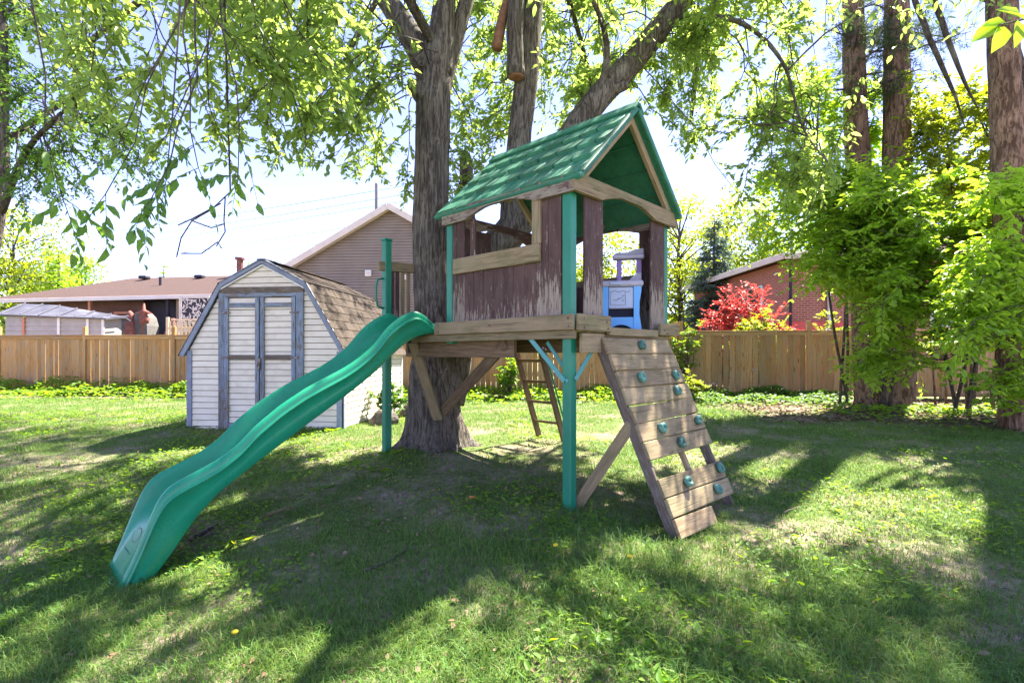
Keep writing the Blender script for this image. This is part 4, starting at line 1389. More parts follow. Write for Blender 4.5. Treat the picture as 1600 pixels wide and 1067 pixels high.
# covered barbecue, garden figure, screen and bin on the neighbour's patio
def lathe(name, prof, mat, par=None, sides=14):
    vs, fs = [], []
    for r_, z_ in prof:
        for k_ in range(sides):
            a = 2 * math.pi * k_ / sides
            vs.append((math.cos(a) * r_, math.sin(a) * r_, z_))
    for i in range(len(prof) - 1):
        for k_ in range(sides):
            k2 = (k_ + 1) % sides
            fs.append((i * sides + k_, i * sides + k2, (i + 1) * sides + k2, (i + 1) * sides + k_))
    fs.append(tuple(range(sides))[::-1]); fs.append(tuple((len(prof) - 1) * sides + k_ for k_ in range(sides)))
    return MB().add(vs, fs).build(name, mat, par, True)


bb = at(212, 500, 21.2)
BQ = empty('covered_barbecue', (bb.x, bb.y, 1.26))
tag(BQ, 'grey cloth covered barbecue on the dark patio of the low house', 'barbecue')
cv = MB()
prof = [(-.75, 0), (.75, 0), (.72, 1.25), (.62, 1.6), (.45, 1.78), (.25, 1.8), (.1, 1.6), (-.25, 1.5), (-.6, 1.48), (-.72, 1.2)]
MB().prism([(p[0], p[1]) for p in prof], -.35, .35).build('cover', M['tarp'], BQ)
lt = at(225, 470, 20.9)
LN = lathe('patio_lantern', [(.05, 0), (.06, 1.3), (.16, 1.35), (.20, 1.55), (.10, 1.7), (.28, 1.76), (.06, 1.9), (.03, 2.15)], M['clay'])
LN.location = (lt.x, lt.y, 1.26)
tag(LN, 'dark red lantern on a pole in front of the dark patio wall', 'lantern')
f1 = at(203, 500, 20.8)
FG = lathe('garden_figure', [(.2, 0), (.22, 1.0), (.16, 1.1), (.18, 1.35), (.1, 1.45), (.13, 1.6), (.12, 1.75), (.02, 1.85)], M['clay'])
FG.location = (f1.x, f1.y, 1.26)
tag(FG, 'small dark red figure beside the grey barbecue cover', 'figure')
fb = at(174, 505, 21.0)
BN = lathe('blue_container', [(.26, 0), (.28, 1.1), (.30, 1.4), (.30, 1.75), (.22, 1.85), (.2, 1.86)], M['bluebin'])
BN.location = (fb.x, fb.y, 1.0)
tag(BN, 'light blue plastic container by the end of the small shed', 'container')
ot = at(268, 495, 20.9)
OT = lathe('terracotta_urn', [(.16, 0), (.16, 1.0), (.24, 1.05), (.24, 1.15), (.12, 1.22), (.17, 1.45), (.12, 1.62), (.15, 1.68), (.13, 1.7)], M['clay'])
OT.location = (ot.x, ot.y, 1.1)
tag(OT, 'terracotta urn on a stand left of the patterned white screen', 'urn')
sc = at(304, 480, 20.9)
SCN = empty('privacy_screen', (sc.x, sc.y, 1.26))
tag(SCN, 'white privacy screen cut with a leaf pattern above the picket fence', 'screen')
fr = MB()
for (x0, x1, z0, z1) in ((-.62, -.54, 1.0, 2.45), (.54, .62, 1.0, 2.45), (-.54, .54, 2.37, 2.45), (-.54, .54, 1.0, 1.08)): fr.box(x0, x1, -.03, .03, z0, z1)
for x in (-.58, .58): fr.box(x - .04, x + .04, -.025, .025, -.1, .998)
fr.build('frame', M['screen'], SCN)
rg = random.Random(9)
mb = MB()
for i in range(120):
    x, z_ = rg.uniform(-.5, .5), rg.uniform(1.1, 2.35)
    a, l, w = rg.uniform(0, 6.28), rg.uniform(.07, .14), rg.uniform(.02, .04)
    dx, dz = math.cos(a) * l, math.sin(a) * l; nx, nz = -math.sin(a) * w, math.cos(a) * w
    yy = rg.uniform(-.008, .008)
    mb.add([(x - dx, yy, z_ - dz), (x + nx, yy, z_ + nz), (x + dx, yy, z_ + dz), (x - nx, yy, z_ - nz)], [(0, 1, 2, 3)])
o = mb.build('leaf_cutwork', M['screen'], SCN, fix=False); o['kind'] = 'stuff'
MB().box(-.53, .53, .012, .02, 1.09, 2.36).build('backing', M['navy'], SCN)

M['greysiding'] = m_noise('grey_cream_siding', [(.3, (.30, .285, .265)), (.7, (.40, .385, .36))], (1, 1, 1), 3, .6, .1, .003, .3, .05)
# small cream shed of the neighbour
NS = empty('neighbour_shed', (-16.95, 18.6, .16), R(4))
tag(NS, 'small grey shed with a low metal roof behind the left fence', 'shed')
nw = 2.30
MB().box(-1.4, nw - .3, .05, .95, -.1, 2.52).build('wall', M['greysiding'], NS)
for i, (xa, xb) in enumerate(((-1.38, -.78), (-.70, .42), (.50, 1.42), (1.50, nw - .34))):
    mb = MB(); z_ = 0
    while z_ < 2.5:
        mb.add([(xa, .0, z_), (xb, .0, z_), (xb, .035, z_ + .17), (xa, .035, z_ + .17), (xa, .04, z_), (xb, .04, z_)], [(0, 1, 2, 3), (0, 4, 5, 1)])
        z_ += .17
    o = mb.build('siding_panel', M['greysiding'], NS, fix=False); o['kind'] = 'stuff'
for x in (-.74, .46, 1.46, nw - .31):
    plank('batten', NS, (x, -.01, -.1), (x, -.01, 2.52), .09, .04, (0, -1, 0), M['whitetrim'] if x > 0 else M['orange'], .006)
mb = MB()
mb.add([(-1.6, -.15, 2.62), (-.3, -.15, 2.58), (nw - .1, -.15, 2.50), (nw - .1, .9, 2.62), (-.3, .9, 3.05), (-1.6, .9, 3.10), (-1.6, 1.2, 2.9), (nw - .1, 1.2, 2.5)],
       [(0, 1, 4, 5), (1, 2, 3, 4), (5, 4, 3, 7, 6)])
o = mb.build('roof', M['greyroof'], NS)
so = o.modifiers.new('thick', 'SOLIDIFY'); so.thickness = .06
for i in range(7):
    x = -1.4 + i * .62
    zz0 = 2.60 - .02 * i; 
    plank('roof_seam', o, (x, -.1, np.interp(x, [-1.6, -.3, nw - .1], [2.63, 2.59, 2.51]) + .03), (x, .88, np.interp(x, [-1.6, -.3, nw - .1], [3.10, 3.05, 2.62]) + .03), .03, .03, (0, -.3, 1), M['greyroof'], .006)

# picket fence
PF = empty('picket_fence', (-12.6, 18.9, .16), R(-3))
tag(PF, 'pale wooden picket fence above the board fence left of the shed', 'fence')
for i in range(26):
    x = i * .15
    o = plank('picket', PF, (x, -.03, .3), (x, -.03, 2.40 + .0), .085, .02, (0, -1, 0), M['pickets'], .004)
plank('rail', PF, (-.1, .0, 2.15), (3.9, .0, 2.15), .09, .04, (0, -1, 0), M['pickets'], .004)
plank('rail', PF, (-.1, .0, .8), (3.9, .0, .8), .09, .04, (0, -1, 0), M['pickets'], .004)
plank('top_rail', PF, (.0, .05, 2.46), (2.4, .05, 2.46), .05, .05, (0, -1, 0), M['pickets'], .004)
for x in (-.15, 1.9, 3.95):
    plank('post', PF, (x, .05, -.2), (x, .05, 2.55), .09, .09, (0, -1, 0), M['pickets'], .006)

# brick house on the right
BH = empty('brick_house', (10.55, 19.3, .16), 0)
tag(BH, 'red brick house with cream eaves beyond the right fence', 'house')
MB().add([(0, 0, -.1), (12, 0, -.1), (12, 0, 4.75), (0, 0, 4.75), (-.4, 9.2, -.1), (12, 9.2, -.1), (12, 9.2, 4.75), (-.4, 9.2, 4.75)],
         [(0, 1, 2, 3), (1, 5, 6, 2), (5, 4, 7, 6), (4, 0, 3, 7)]).build('wall', M['brick'], BH)
mb = MB()
mb.add([(-.55, -.5, 4.80), (12.5, -.5, 4.80), (12.5, 9.8, 4.80), (-.95, 9.8, 4.80), (6, 3.2, 6.6), (6, 6.2, 6.6)], [(0, 1, 4), (1, 2, 5, 4), (2, 3, 5), (3, 0, 4, 5), (3, 2, 1, 0)])
rf = mb.build('roof', M['lowroof'], BH)
plank('fascia', BH, (-.58, -.5, 4.80), (-.98, 9.8, 4.80), .24, .05, (-1, 0, 0), M['fascia'], .01)
plank('fascia', BH, (-.55, -.53, 4.80), (12.5, -.53, 4.80), .24, .05, (0, -1, 0), M['fascia'], .01)
MB().tube([(-.10, -.09, 0), (-.10, -.09, 4.7)], .055, 8).build('downpipe', M['navy'], BH)
MB().tube([(1.35, -.09, 0), (1.35, -.09, 4.7)], .06, 8).build('downpipe', M['whitetrim'], BH)
for (x0, x1, z0, z1) in ((2.15, 3.2, 3.2, 4.1), (5.2, 6.6, 2.2, 4.0)):
    w_ = MB().cbox(x1 - x0, .1, z1 - z0, .02, Matrix.Translation(((x0 + x1) / 2, -.03, (z0 + z1) / 2))).build('window', M['whitetrim'], BH)
    MB().box(x0 + .09, x1 - .09, -.095, -.084, z0 + .09, z1 - .09).build('pane', M['glass'], w_)
dd = MB().cbox(2.4, .1, 2.55, .02, Matrix.Translation((.7, -.04, 1.15))).build('red_panel', M['reddoor'], BH)
sd = MB().cbox(.1, 1.3, 1.0, .02, Matrix.Translation((-.14, 2.6, 3.55))).build('window', M['whitetrim'], BH)
MB().box(-.205, -.192, 2.05, 3.15, 3.12, 3.98).build('pane', M['glass'], sd)

# ------------------------------------------------------------------ utility poles and wires
def pole(label, x, y, h):
    o = empty('utility_pole', (x, y, .1)); tag(o, label, 'utility pole')
    MB().tube([(0, 0, -.3), (0, 0, h)], [.13, .09], 10).build('mast', M['pole'], o)
    lathe('insulator', [(.05, 0), (.06, .1), (.03, .14), (.05, .2)], M['whitetrim'], o, 8).location = (0, 0, h)
    return o
pa = at(588, 306, 30); pole('grey utility pole rising behind the tan gable', pa.x, pa.y, pa.z + .6)
pb = at(1237, 368, 33); pole('dark utility pole above the brick house roof', pb.x, pb.y, pb.z + .3)
WL = [((-400, 428), (760, 268), 32), ((-400, 442), (760, 281), 32.4), ((-400, 452), (760, 292), 32.8), ((-400, 476), (760, 318), 31.6), ((-400, 490), (760, 338), 31.2),
      ((-400, 502), (760, 356), 30.8)]
rank = ['topmost', 'second from the top', 'third from the top', 'fourth from the top', 'fifth from the top', 'lowest']
for (a, b, dpt), rk in zip(WL, rank):
    pa_, pb_ = at(a[0], a[1], dpt), at(b[0], b[1], dpt - 2)
    pts = [pa_.lerp(pb_, t) - Vector((0, 0, 0.5 * (1 - (2 * t - 1) ** 2))) for t in np.linspace(0, 1, 25)]
    o = MB().tube(pts, .014, 4).build('power_line', M['wire'])
    tag(o, f'thin dark power line over the left houses, {rk} of the six', 'power line', 'power lines over the left houses')
for (y0_, y1_, dpt, lb) in ((296, 312, 31, 'upper'), (312, 322, 31.5, 'middle'), (330, 336, 32, 'lower')):
    pa_, pb_ = at(900, y0_, dpt), at(1700, y1_, dpt)
    pts = [pa_.lerp(pb_, t) - Vector((0, 0, .5 * (1 - (2 * t - 1) ** 2))) for t in np.linspace(0, 1, 17)]
    tag(MB().tube(pts, .012, 4).build('power_line', M['wire']), f'{lb} of the three power lines in the sky right of the playhouse roof', 'power line', 'power lines right of the playhouse')

# ------------------------------------------------------------------ trees
def catmull(pts, rad, n):
    """smooth a polyline with radii"""
    P = [np.array(p, float) for p in pts]
    P = [2 * P[0] - P[1]] + P + [2 * P[-1] - P[-2]]
    out, ro = [], []
    m = len(pts) - 1
    for i in range(m):
        p0, p1, p2, p3 = P[i:i + 4]
        for k in range(n):
            t = k / n
            out.append(.5 * ((2 * p1) + (p2 - p0) * t + (2 * p0 - 5 * p1 + 4 * p2 - p3) * t * t + (3 * p1 - p0 - 3 * p2 + p3) * t ** 3))
            ro.append(rad[i] + (rad[i + 1] - rad[i]) * t)
    out.append(P[-2]); ro.append(rad[-1])
    return np.array(out), ro


def limb(name, pts, rad, mat, parent, sides=20, n=8, seed=0, rough=.10, ridges=0, flare=None):
    C, r_ = catmull(pts, rad, n)
    def fn(p, th, i):
        v = 1 + rough * mnoise.noise(Vector((p.x * 2 + seed, p.y * 2, p.z * 1.5)) + Vector((math.cos(th), math.sin(th), 0)) * .9)
        v += .04 * mnoise.noise(Vector((math.cos(th) * 5 + seed, math.sin(th) * 5, p.z * 5)))
        if ridges: v += .045 * abs(math.sin(th * ridges + 2.5 * mnoise.noise(Vector((th, p.z * 1.2, seed)))))
        if flare: v += flare(p, th)
        return v
    o = MB().tube([Vector(c) for c in C], r_, sides, True, fn).build(name, mat, parent, True, False)
    return o, C


class Foliage:
    """twigs and leaves of one tree, gathered and then built as two meshes"""
    def __init__(self, seed, leafL=.10, leafW=.045, star=False, twig_r=.004):
        self.rs = np.random.RandomState(seed)
        self.tw, self.lv = Acc(), Acc()
        self.L, self.W, self.star, self.twr = leafL, leafW, star, twig_r
        self.singles = []

    def branch(self, S, T, arch=.25, n_tw=12, tw_len=.55, droop=.5, leaves=11, r0=.018, flat=0.0, t0=.25, scale=1.0, single=False, spread=1.0):
        rs = self.rs
        S, T = np.array(S, float), np.array(T, float)
        Lb = np.linalg.norm(T - S)
        K = 9
        t = np.linspace(0, 1, K)[:, None]
        side = rs.randn(3) * .10 * Lb
        Pb = S + (T - S) * t + np.array([0, 0, arch * Lb]) * (4 * t * (1 - t)) * (1 - .4 * t) + side * np.sin(np.pi * t)
        Pb[1:-1] += rs.randn(K - 2, 3) * .025 * Lb ** .5
        rr = r0 * (1 - .8 * t[:, 0]) + .002
        self.tw.add(*np_tubes(Pb[None], rr[None], 5))
        tq = t0 + (1 - t0) * rs.rand(n_tw) ** .8
        tq[-2:] = 1.0
        idx = tq * (K - 1); i0 = np.minimum(idx.astype(int), K - 2); f = (idx - i0)[:, None]
        P0 = Pb[i0] * (1 - f) + Pb[i0 + 1] * f
        bd = unit(Pb[i0 + 1] - Pb[i0])
        rnd = rs.randn(n_tw, 3) * spread
        rnd[:, 2] *= (1 - flat)
        D = unit(bd * .75 + rnd * .75 - np.array([0, 0, droop * .35]))
        Lt = tw_len * (.45 + .8 * rs.rand(n_tw))
        KT = 5
        tt = np.linspace(0, 1, KT)[None, :, None]
        Pt = P0[:, None] + D[:, None] * Lt[:, None, None] * tt - np.array([0, 0, 1.0]) * droop * (Lt[:, None, None] * .5) * tt ** 2
        self.tw.add(*np_tubes(Pt, np.tile(np.linspace(self.twr, self.twr * .4, KT), (n_tw, 1)), 3))
        # leaves along each twig, alternate sides
        nl = leaves
        q = (.12 + .88 * (np.arange(nl) + rs.rand(n_tw, nl)) / nl)
        Pq = P0[:, None] + D[:, None] * (Lt[:, None] * q)[..., None] - np.array([0, 0, 1.0]) * (droop * Lt[:, None] * .5 * q ** 2)[..., None]
        tang = unit(D[:, None] - np.array([0, 0, 1.0]) * (droop * q)[..., None])
        up = np.array([0, 0, 1.0])
        sd = unit(np.cross(tang, up) + 1e-6)
        sg = np.where((np.arange(nl) % 2) == 0, 1, -1)[None, :, None]
        ld = unit(tang * .75 + sd * sg * .8 + rs.randn(n_tw, nl, 3) * .30 * (1 - flat * .5) - up * (droop * .55))
        nn = unit(up * (1.0 + flat) + rs.randn(n_tw, nl, 3) * (.55 - .3 * flat) - ld * 0)
        P = Pq.reshape(-1, 3); ld = ld.reshape(-1, 3); nn = nn.reshape(-1, 3)
        n = len(P)
        L = self.L * scale * (.40 + .95 * rs.rand(n)); W = self.W * scale * (.6 + .6 * rs.rand(n))
        if single:
            self.singles.append((P, ld, nn, L, W))
        else:
            self.lv.add(*(star_arrays if self.star else leaf_arrays)(P, ld, nn, L, W))

    def build(self, parent, leaf_mat, bark_mat, crown='crown', twigs='twigs'):
        o = self.tw.build(twigs, bark_mat, parent)
        if o: o['kind'] = 'stuff'
        c = self.lv.build(crown, leaf_mat, parent)
        if c: c['kind'] = 'stuff'
        return c

    def build_singles(self, parent, mat, limit=300):
        if not self.singles: return
        P, D, N, L, W = [np.concatenate(x) for x in zip(*self.singles)]
        V, F = leaf_arrays(np.zeros((1, 3)), np.array([[1.0, 0, 0]]), np.array([[0, 0, 1.0]]), np.array([1.0]), np.array([.45]))
        meshes = []
        for k in range(3):
            V, F = leaf_arrays(np.zeros((1, 3)), np.array([[1.0, 0, 0]]), np.array([[0, 0, 1.0]]), np.array([1.0]), np.array([.38 + .06 * k]), .15 + .06 * k, .08 + .07 * k)
            meshes.append(np_mesh('leaf', V, F, mat))
        for i in range(min(limit, len(P))):
            o = bpy.data.objects.new('leaf', meshes[i % 3])
            x = Vector(D[i]).normalized(); z = Vector(N[i]); z = (z - x * z.dot(x)).normalized(); y = z.cross(x)
            Mx = Matrix((x, y, z)).transposed().to_4x4() @ Matrix.Scale(float(L[i]), 4)
            Mx.translation = Vector(P[i])
            link(o, parent); o.matrix_local = Mx


_nr = np.random.RandomState(8)
def nearest(skel, T, k=1):
    d = np.linalg.norm(skel - np.array(T), axis=1)
    if k == 1: return skel[np.argmin(d)]
    return skel[np.argsort(d)[_nr.randint(0, k)]]

# ---- the big tree the playhouse is built against
BT0 = Vector((-1.07, 7.0, gz(-1.07, 7.0) - .12))
BT = empty('big_tree', BT0)
tag(BT, 'big grey barked tree with several stems growing beside the playhouse platform', 'tree')
def bl(*pts): return [Vector(p) - BT0 for p in pts]


def flare_fn(p, th):
    z_ = p.z
    k = math.exp(-z_ / .22)
    return k * (.62 * max(0, math.sin(th * 4 + .6)) ** 1.5 + .22 * max(0, math.sin(th * 7)))


knot = Vector((-1.33, 6.86, 4.90)) - BT0
limb('trunk', bl((-1.07, 7.02, BT0.z), (-1.07, 7.02, .22), (-1.08, 7.02, .55), (-1.07, 7.03, 1.1), (-1.06, 7.03, 1.7), (-1.12, 7.0, 3.0), (-1.09, 7.0, 4.1), (-1.07, 7, 5.0), (-1.0, 7, 5.6)),
     [.45, .375, .345, .32, .265, .228, .222, .232, .19], M['bark'], BT, 72, 12, 1, .09, 13, flare_fn)
lim = [
    ('limb', [(-1.08, 7, 5.0), (-1.35, 6.98, 5.65), (-1.75, 6.95, 6.25), (-2.4, 6.8, 7.1), (-3.2, 6.4, 7.8), (-4.4, 6.0, 8.4)], [.17, .15, .135, .115, .09, .05]),
    ('limb', [(-1.02, 7, 5.2), (-.93, 7.0, 6.1), (-.88, 7.1, 7.2), (-.6, 7.2, 9.0)], [.20, .15, .135, .08]),
    ('limb', [(-.98, 7.05, 5.0), (-.80, 7.12, 5.7), (-.62, 7.2, 6.4), (-.2, 7.5, 8.0)], [.13, .11, .10, .07]),
    ('limb', [(-1.0, 7.1, .75), (-.82, 7.25, 1.45), (-.60, 7.42, 2.2), (-.30, 7.52, 2.85), (.08, 7.55, 3.32), (.60, 7.6, 4.2), (1.28, 7.7, 5.2), (1.92, 7.8, 5.93), (2.60, 7.85, 6.78), (3.5, 7.9, 7.7), (4.8, 7.9, 8.4)],
     [.34, .29, .25, .235, .23, .20, .185, .17, .155, .12, .06]),
    ('limb', [(.02, 7.55, 3.15), (.06, 7.55, 3.9), (.10, 7.55, 4.5), (.20, 7.57, 5.3), (.26, 7.6, 6.0), (.30, 7.65, 7.0), (.30, 7.7, 8.6)], [.22, .19, .175, .17, .165, .15, .09]),
    ('sawn_stem', [(.20, 7.5, 7.2), (.08, 7.34, 6.5), (.045, 7.30, 6.0), (.06, 7.29, 5.33)], [.11, .115, .12, .125]),
    ('stub', [(-.62, 7.42, 2.0), (-.64, 7.42, 3.2), (-.67, 7.43, 4.15), (-.70, 7.43, 4.25)], [.16, .11, .09, .05]),
    ('stub', [(-.02, 7.45, 6.7), (-.14, 7.38, 6.2), (-.22, 7.33, 5.75)], [.06, .07, .075]),
    ('stub', [(1.42, 7.7, 5.32), (1.60, 7.6, 5.33), (1.72, 7.55, 5.36)], [.10, .075, .06]),
    ('stub', [(-1.10, 6.95, 4.85), (-1.30, 6.88, 4.98), (-1.345, 6.87, 5.03)], [.20, .12, .06]),
]
sk = []
for i, (nm, pts, rad) in enumerate(lim):
    mt = M['cutwood'] if (nm == 'stub' and i == 7) else M['bark']
    o, C = limb(nm, bl(*pts), rad, mt, BT, 22 if rad[0] > .15 else 14, 9, 3 + i, .10, 7)
    if nm == 'limb':
        w_ = C + np.array(BT0); sk.append(w_[w_[:, 2] > 4.6])
    if nm == 'sawn_stem':
        e_ = Vector(C[-1])
        lathe('sawn_end', [(.118, -.012), (.112, -.022), (.03, -.02)], M['cutwood'], BT).location = e_ + Vector((0, 0, .005))
second = [
    [(-1.75, 6.95, 6.2), (-2.9, 6.0, 6.6), (-4.2, 5.2, 6.3), (-5.4, 4.6, 5.6)],
    [(-2.4, 6.8, 7.1), (-3.0, 5.2, 6.9), (-3.3, 3.9, 6.0), (-3.4, 3.2, 5.2)],
    [(-1.0, 7, 5.5), (-1.6, 5.8, 6.1), (-2.0, 4.7, 5.8), (-2.3, 3.8, 5.1)],
    [(-2.4, 6.8, 7.1), (-4.6, 7.4, 7.0), (-6.8, 8.0, 6.1)],
    [(-.88, 7.1, 7.2), (-1.0, 8.6, 7.3), (-1.3, 10.2, 6.8)],
    [(2.60, 7.85, 6.78), (3.3, 6.8, 6.7), (4.0, 5.6, 6.1), (4.5, 4.7, 5.4)],
    [(2.45, 7.8, 6.5), (3.3, 7.5, 6.25), (3.85, 7.3, 5.55), (4.15, 7.3, 4.6), (4.5, 7.2, 4.0)],
    [(1.20, 7.7, 5.1), (1.38, 7.5, 5.6), (1.25, 7.2, 6.1), (.7, 6.6, 6.5)],
    [(.30, 7.7, 8.0), (.9, 9.0, 7.9), (1.6, 10.4, 7.0)],
    [(.30, 7.65, 7.0), (.25, 6.3, 7.3), (.1, 5.0, 7.0), (.2, 3.9, 6.2)],
    [(4.8, 7.9, 8.4), (5.6, 7.4, 8.0), (6.6, 6.8, 7.2)],
    [(-.6, 7.2, 9.0), (-2, 8.9, 8.2), (-3.5, 10.2, 6.9)],
    [(3.5, 7.9, 7.7), (3.5, 9.4, 7.2), (3.7, 10.6, 6.2)],
    [(3.5, 7.9, 7.7), (4.7, 6.6, 7.6), (5.9, 5.4, 6.9)],
    [(2.60, 7.85, 6.78), (2.6, 6.4, 7.4), (2.4, 4.9, 7.2), (2.3, 3.9, 6.6)],
    [(-3.2, 6.4, 7.8), (-4.8, 4.8, 7.6), (-6.2, 3.6, 6.6)],
    [(-.6, 7.2, 9.0), (-1.0, 9.6, 11.6), (-1.2, 12.6, 12.8), (-1.2, 15.5, 13.2)],
    [(-.6, 7.2, 9.0), (-2.8, 9.2, 11.5), (-4.4, 12.0, 12.6), (-4.8, 15.0, 13.0)],
]
for i, p in enumerate(second):
    r0 = .075 if i != 6 else .05
    o, C = limb('branch', bl(*p), [r0, r0 * .75, r0 * .5, r0 * .3, r0 * .2][:len(p)], M['barkdark'], BT, 8, 6, 30 + i, .12)
    w_ = C + np.array(BT0); sk.append(w_)
SK = np.concatenate(sk)
FO = Foliage(77, .108, .052)
NEAR = Foliage(78, .115, .050)
rs = np.random.RandomState(99)
# where the crown shows: photo columns, rows, depth range, branches, leaf scale
regions = [
    ((120, 560), (-60, 130), (4.4, 7.5), 40, 1.0),
    ((60, 560), (110, 235), (4.2, 6.5), 28, 1.0),
    ((330, 560), (170, 250), (5.0, 7.0), 14, .95),
    ((470, 640), (90, 300), (7.5, 10.0), 13, 1.0),
    ((700, 900), (-40, 215), (8.4, 11.0), 40, 1.05),
    ((880, 1120), (-40, 170), (8.0, 10.5), 34, 1.05),
    ((1060, 1290), (-30, 215), (7.6, 9.4), 34, 1.0),
    ((1140, 1300), (200, 330), (7.0, 8.4), 14, 1.0),
    ((690, 790), (140, 330), (8.2, 9.5), 9, .9),
    ((1060, 1290), (-60, 60), (6.5, 8.0), 12, 1.0),
    ((640, 1000), (-160, -40), (4.5, 8.0), 22, 1.0),
]
for (xa, xb), (ya, yb), (da, db), cnt, scl in regions:
    for _ in range(cnt):
        T = at(rs.uniform(xa, xb), rs.uniform(ya, yb), rs.uniform(da, db))
        S = nearest(SK, T, 26)
        FO.branch(S - np.array(BT0), np.array(T - BT0), .20, 17, .32, .22, 8, .011, .15, .46, scl)
# the part of the crown above the picture, which shades the lawn
for _ in range(135):
    c = rs.rand()
    if c < .62: T = Vector((rs.uniform(.2, 6.9), rs.uniform(4.8, 7.7), rs.uniform(6.0, 8.4)))
    elif c < .84: T = Vector((rs.uniform(-6.5, 1), rs.uniform(3.6, 9.0), rs.uniform(6.4, 9.2)))
    else: T = Vector((rs.uniform(-3, 4), rs.uniform(7, 11.5), rs.uniform(7.2, 9.8)))
    S = nearest(SK, T)
    FO.branch(S - np.array(BT0), np.array(T - BT0), .12, 8, .90, .4, 6, .014, 0, .25, 1.10)
for _ in range(135):  # high crown added far back to cast dappled shade on the left lawn
    T = Vector((rs.uniform(-6.0, 2.2), rs.uniform(10.5, 17.5), rs.uniform(12.0, 14.0)))
    FO.branch(nearest(SK, T, 12) - np.array(BT0), np.array(T - BT0), .10, 9, .8, .3, 6, .014, 0, .3, 1.3)
for (px, py) in ((728, 236), (742, 262), (718, 285), (750, 300), (735, 215)):
    T = at(px, py, 7.2); FO.branch(np.array((-.68, 7.42, 3.6)) - np.array(BT0), np.array(T - BT0), .05, 8, .28, .2, 7, .008, 0, .5, .95)
FO.build(BT, M['leaf'], M['barkdark'])
# low drooping sprays on the left, near enough for single leaves
for (px, py, d_, nt, nl) in [(100, 338, 4.0, 4, 9), (165, 325, 4.1, 4, 9), (235, 335, 3.9, 4, 9), (260, 300, 4.0, 4, 8), (310, 285, 4.3, 4, 8), (372, 300, 4.2, 3, 8)]:
    T = at(px, py - 22, d_); S = nearest(SK, T + Vector((0, 0, .8)))
    NEAR.branch(S - np.array(BT0), np.array(T - BT0), .10, nt, .34, .9, nl, .010, 0, .88, .95, True)
NEAR.build(BT, M['leafnear'], M['barkdark'], 'crown', 'hanging_twigs')
NEAR.build_singles(BT, M['leafnear'], 300)
for i, (px, py, d_) in enumerate([(150, 270, 4.4), (230, 262, 4.3), (290, 250, 4.6), (70, 300, 4.4), (200, 300, 4.4), (330, 262, 4.6)]):
    pass

# a bare dead twig hanging in the sky left of the gable
tw = MB()
q = lambda x, y_, d_=5.2: at(x, y_, d_) - BT0
for pts in ([(360, 300), (330, 328), (300, 345), (283, 372), (276, 402)], [(352, 308), (350, 345), (352, 362), (338, 385)], [(300, 345), (330, 356), (350, 350)],
            [(283, 396), (315, 396), (340, 378), (346, 388)], [(345, 318), (300, 342), (278, 352)]):
    tw.tube([q(*p) for p in pts], .007, 5)
tw.tube([q(360, 300), Vector(nearest(SK, at(400, 200, 5.2))) - BT0], .009, 5)
tw.build('dead_twig', M['barkdark'], BT)

# ---- tree and pines on the right
def straight_tree(name, label, cat, base, top, r0, r1, mat, knots=0, seed=0, bend=.1):
    b = Vector((base[0], base[1], gz(base[0], base[1]) - .1))
    o = empty(name, b); tag(o, label, cat)
    top = Vector(top) - b
    pts = [Vector((0, 0, 0)), Vector((0, 0, .35)), top * .25 + Vector((bend * .3, 0, 0)), top * .5 + Vector((bend, 0, 0)), top * .75 + Vector((bend * .5, 0, 0)), top]
    rr = [r0 * 1.45, r0 * 1.08, r0, (r0 * .6 + r1 * .4), (r0 * .3 + r1 * .7), r1]
    tr, C = limb('trunk', pts, rr, mat, o, 28, 12, seed, .08, 8)
    return o, b, C


def pine_crown(o, C, seed, z0, z1, nbr, length, down=.15):
    rs_ = np.random.RandomState(seed)
    tw, lv = Acc(), Acc()
    ts = []
    for i in range(nbr):
        zz_ = z0 + (z1 - z0) * rs_.rand()
        c = C[np.argmin(abs(C[:, 2] - zz_))]
        a = rs_.rand() * 6.28; L = length * (.5 + .6 * rs_.rand()) * (1 - .5 * (zz_ - z0) / max(z1 - z0, .1))
        d = np.array([math.cos(a), math.sin(a), -.05 + .2 * rs_.rand()])
        K = 7; t = np.linspace(0, 1, K)[:, None]
        P = c + d * L * t - np.array([0, 0, down]) * L * t ** 2
        tw.add(*np_tubes(P[None], np.linspace(.03, .006, K)[None], 5))
        n = int(26 * L)
        tq = .25 + .75 * rs_.rand(n)
        P0 = c + d * L * tq[:, None] - np.array([0, 0, down]) * L * tq[:, None] ** 2
        off = rs_.randn(n, 3) * np.array([.28, .28, .12])
        P1 = P0 + off
        tw.add(*np_tubes(np.stack([P0, P1], 1), np.tile([.006, .003], (n, 1)), 3))
        # needle tufts
        m = 16
        Pn = np.repeat(P1, m, 0) + rs_.randn(n * m, 3) * .03
        Dn = unit(np.repeat(unit(off), m, 0) * .7 + rs_.randn(n * m, 3) * .7)
        lv.add(*leaf_arrays(Pn, Dn, rs_.randn(n * m, 3), .10 + .06 * rs_.rand(n * m), np.full(n * m, .010)))
    a = tw.build('branches', M['barkdark'], o); a['kind'] = 'stuff'
    b = lv.build('crown', M['pineneedle'], o); b['kind'] = 'stuff'


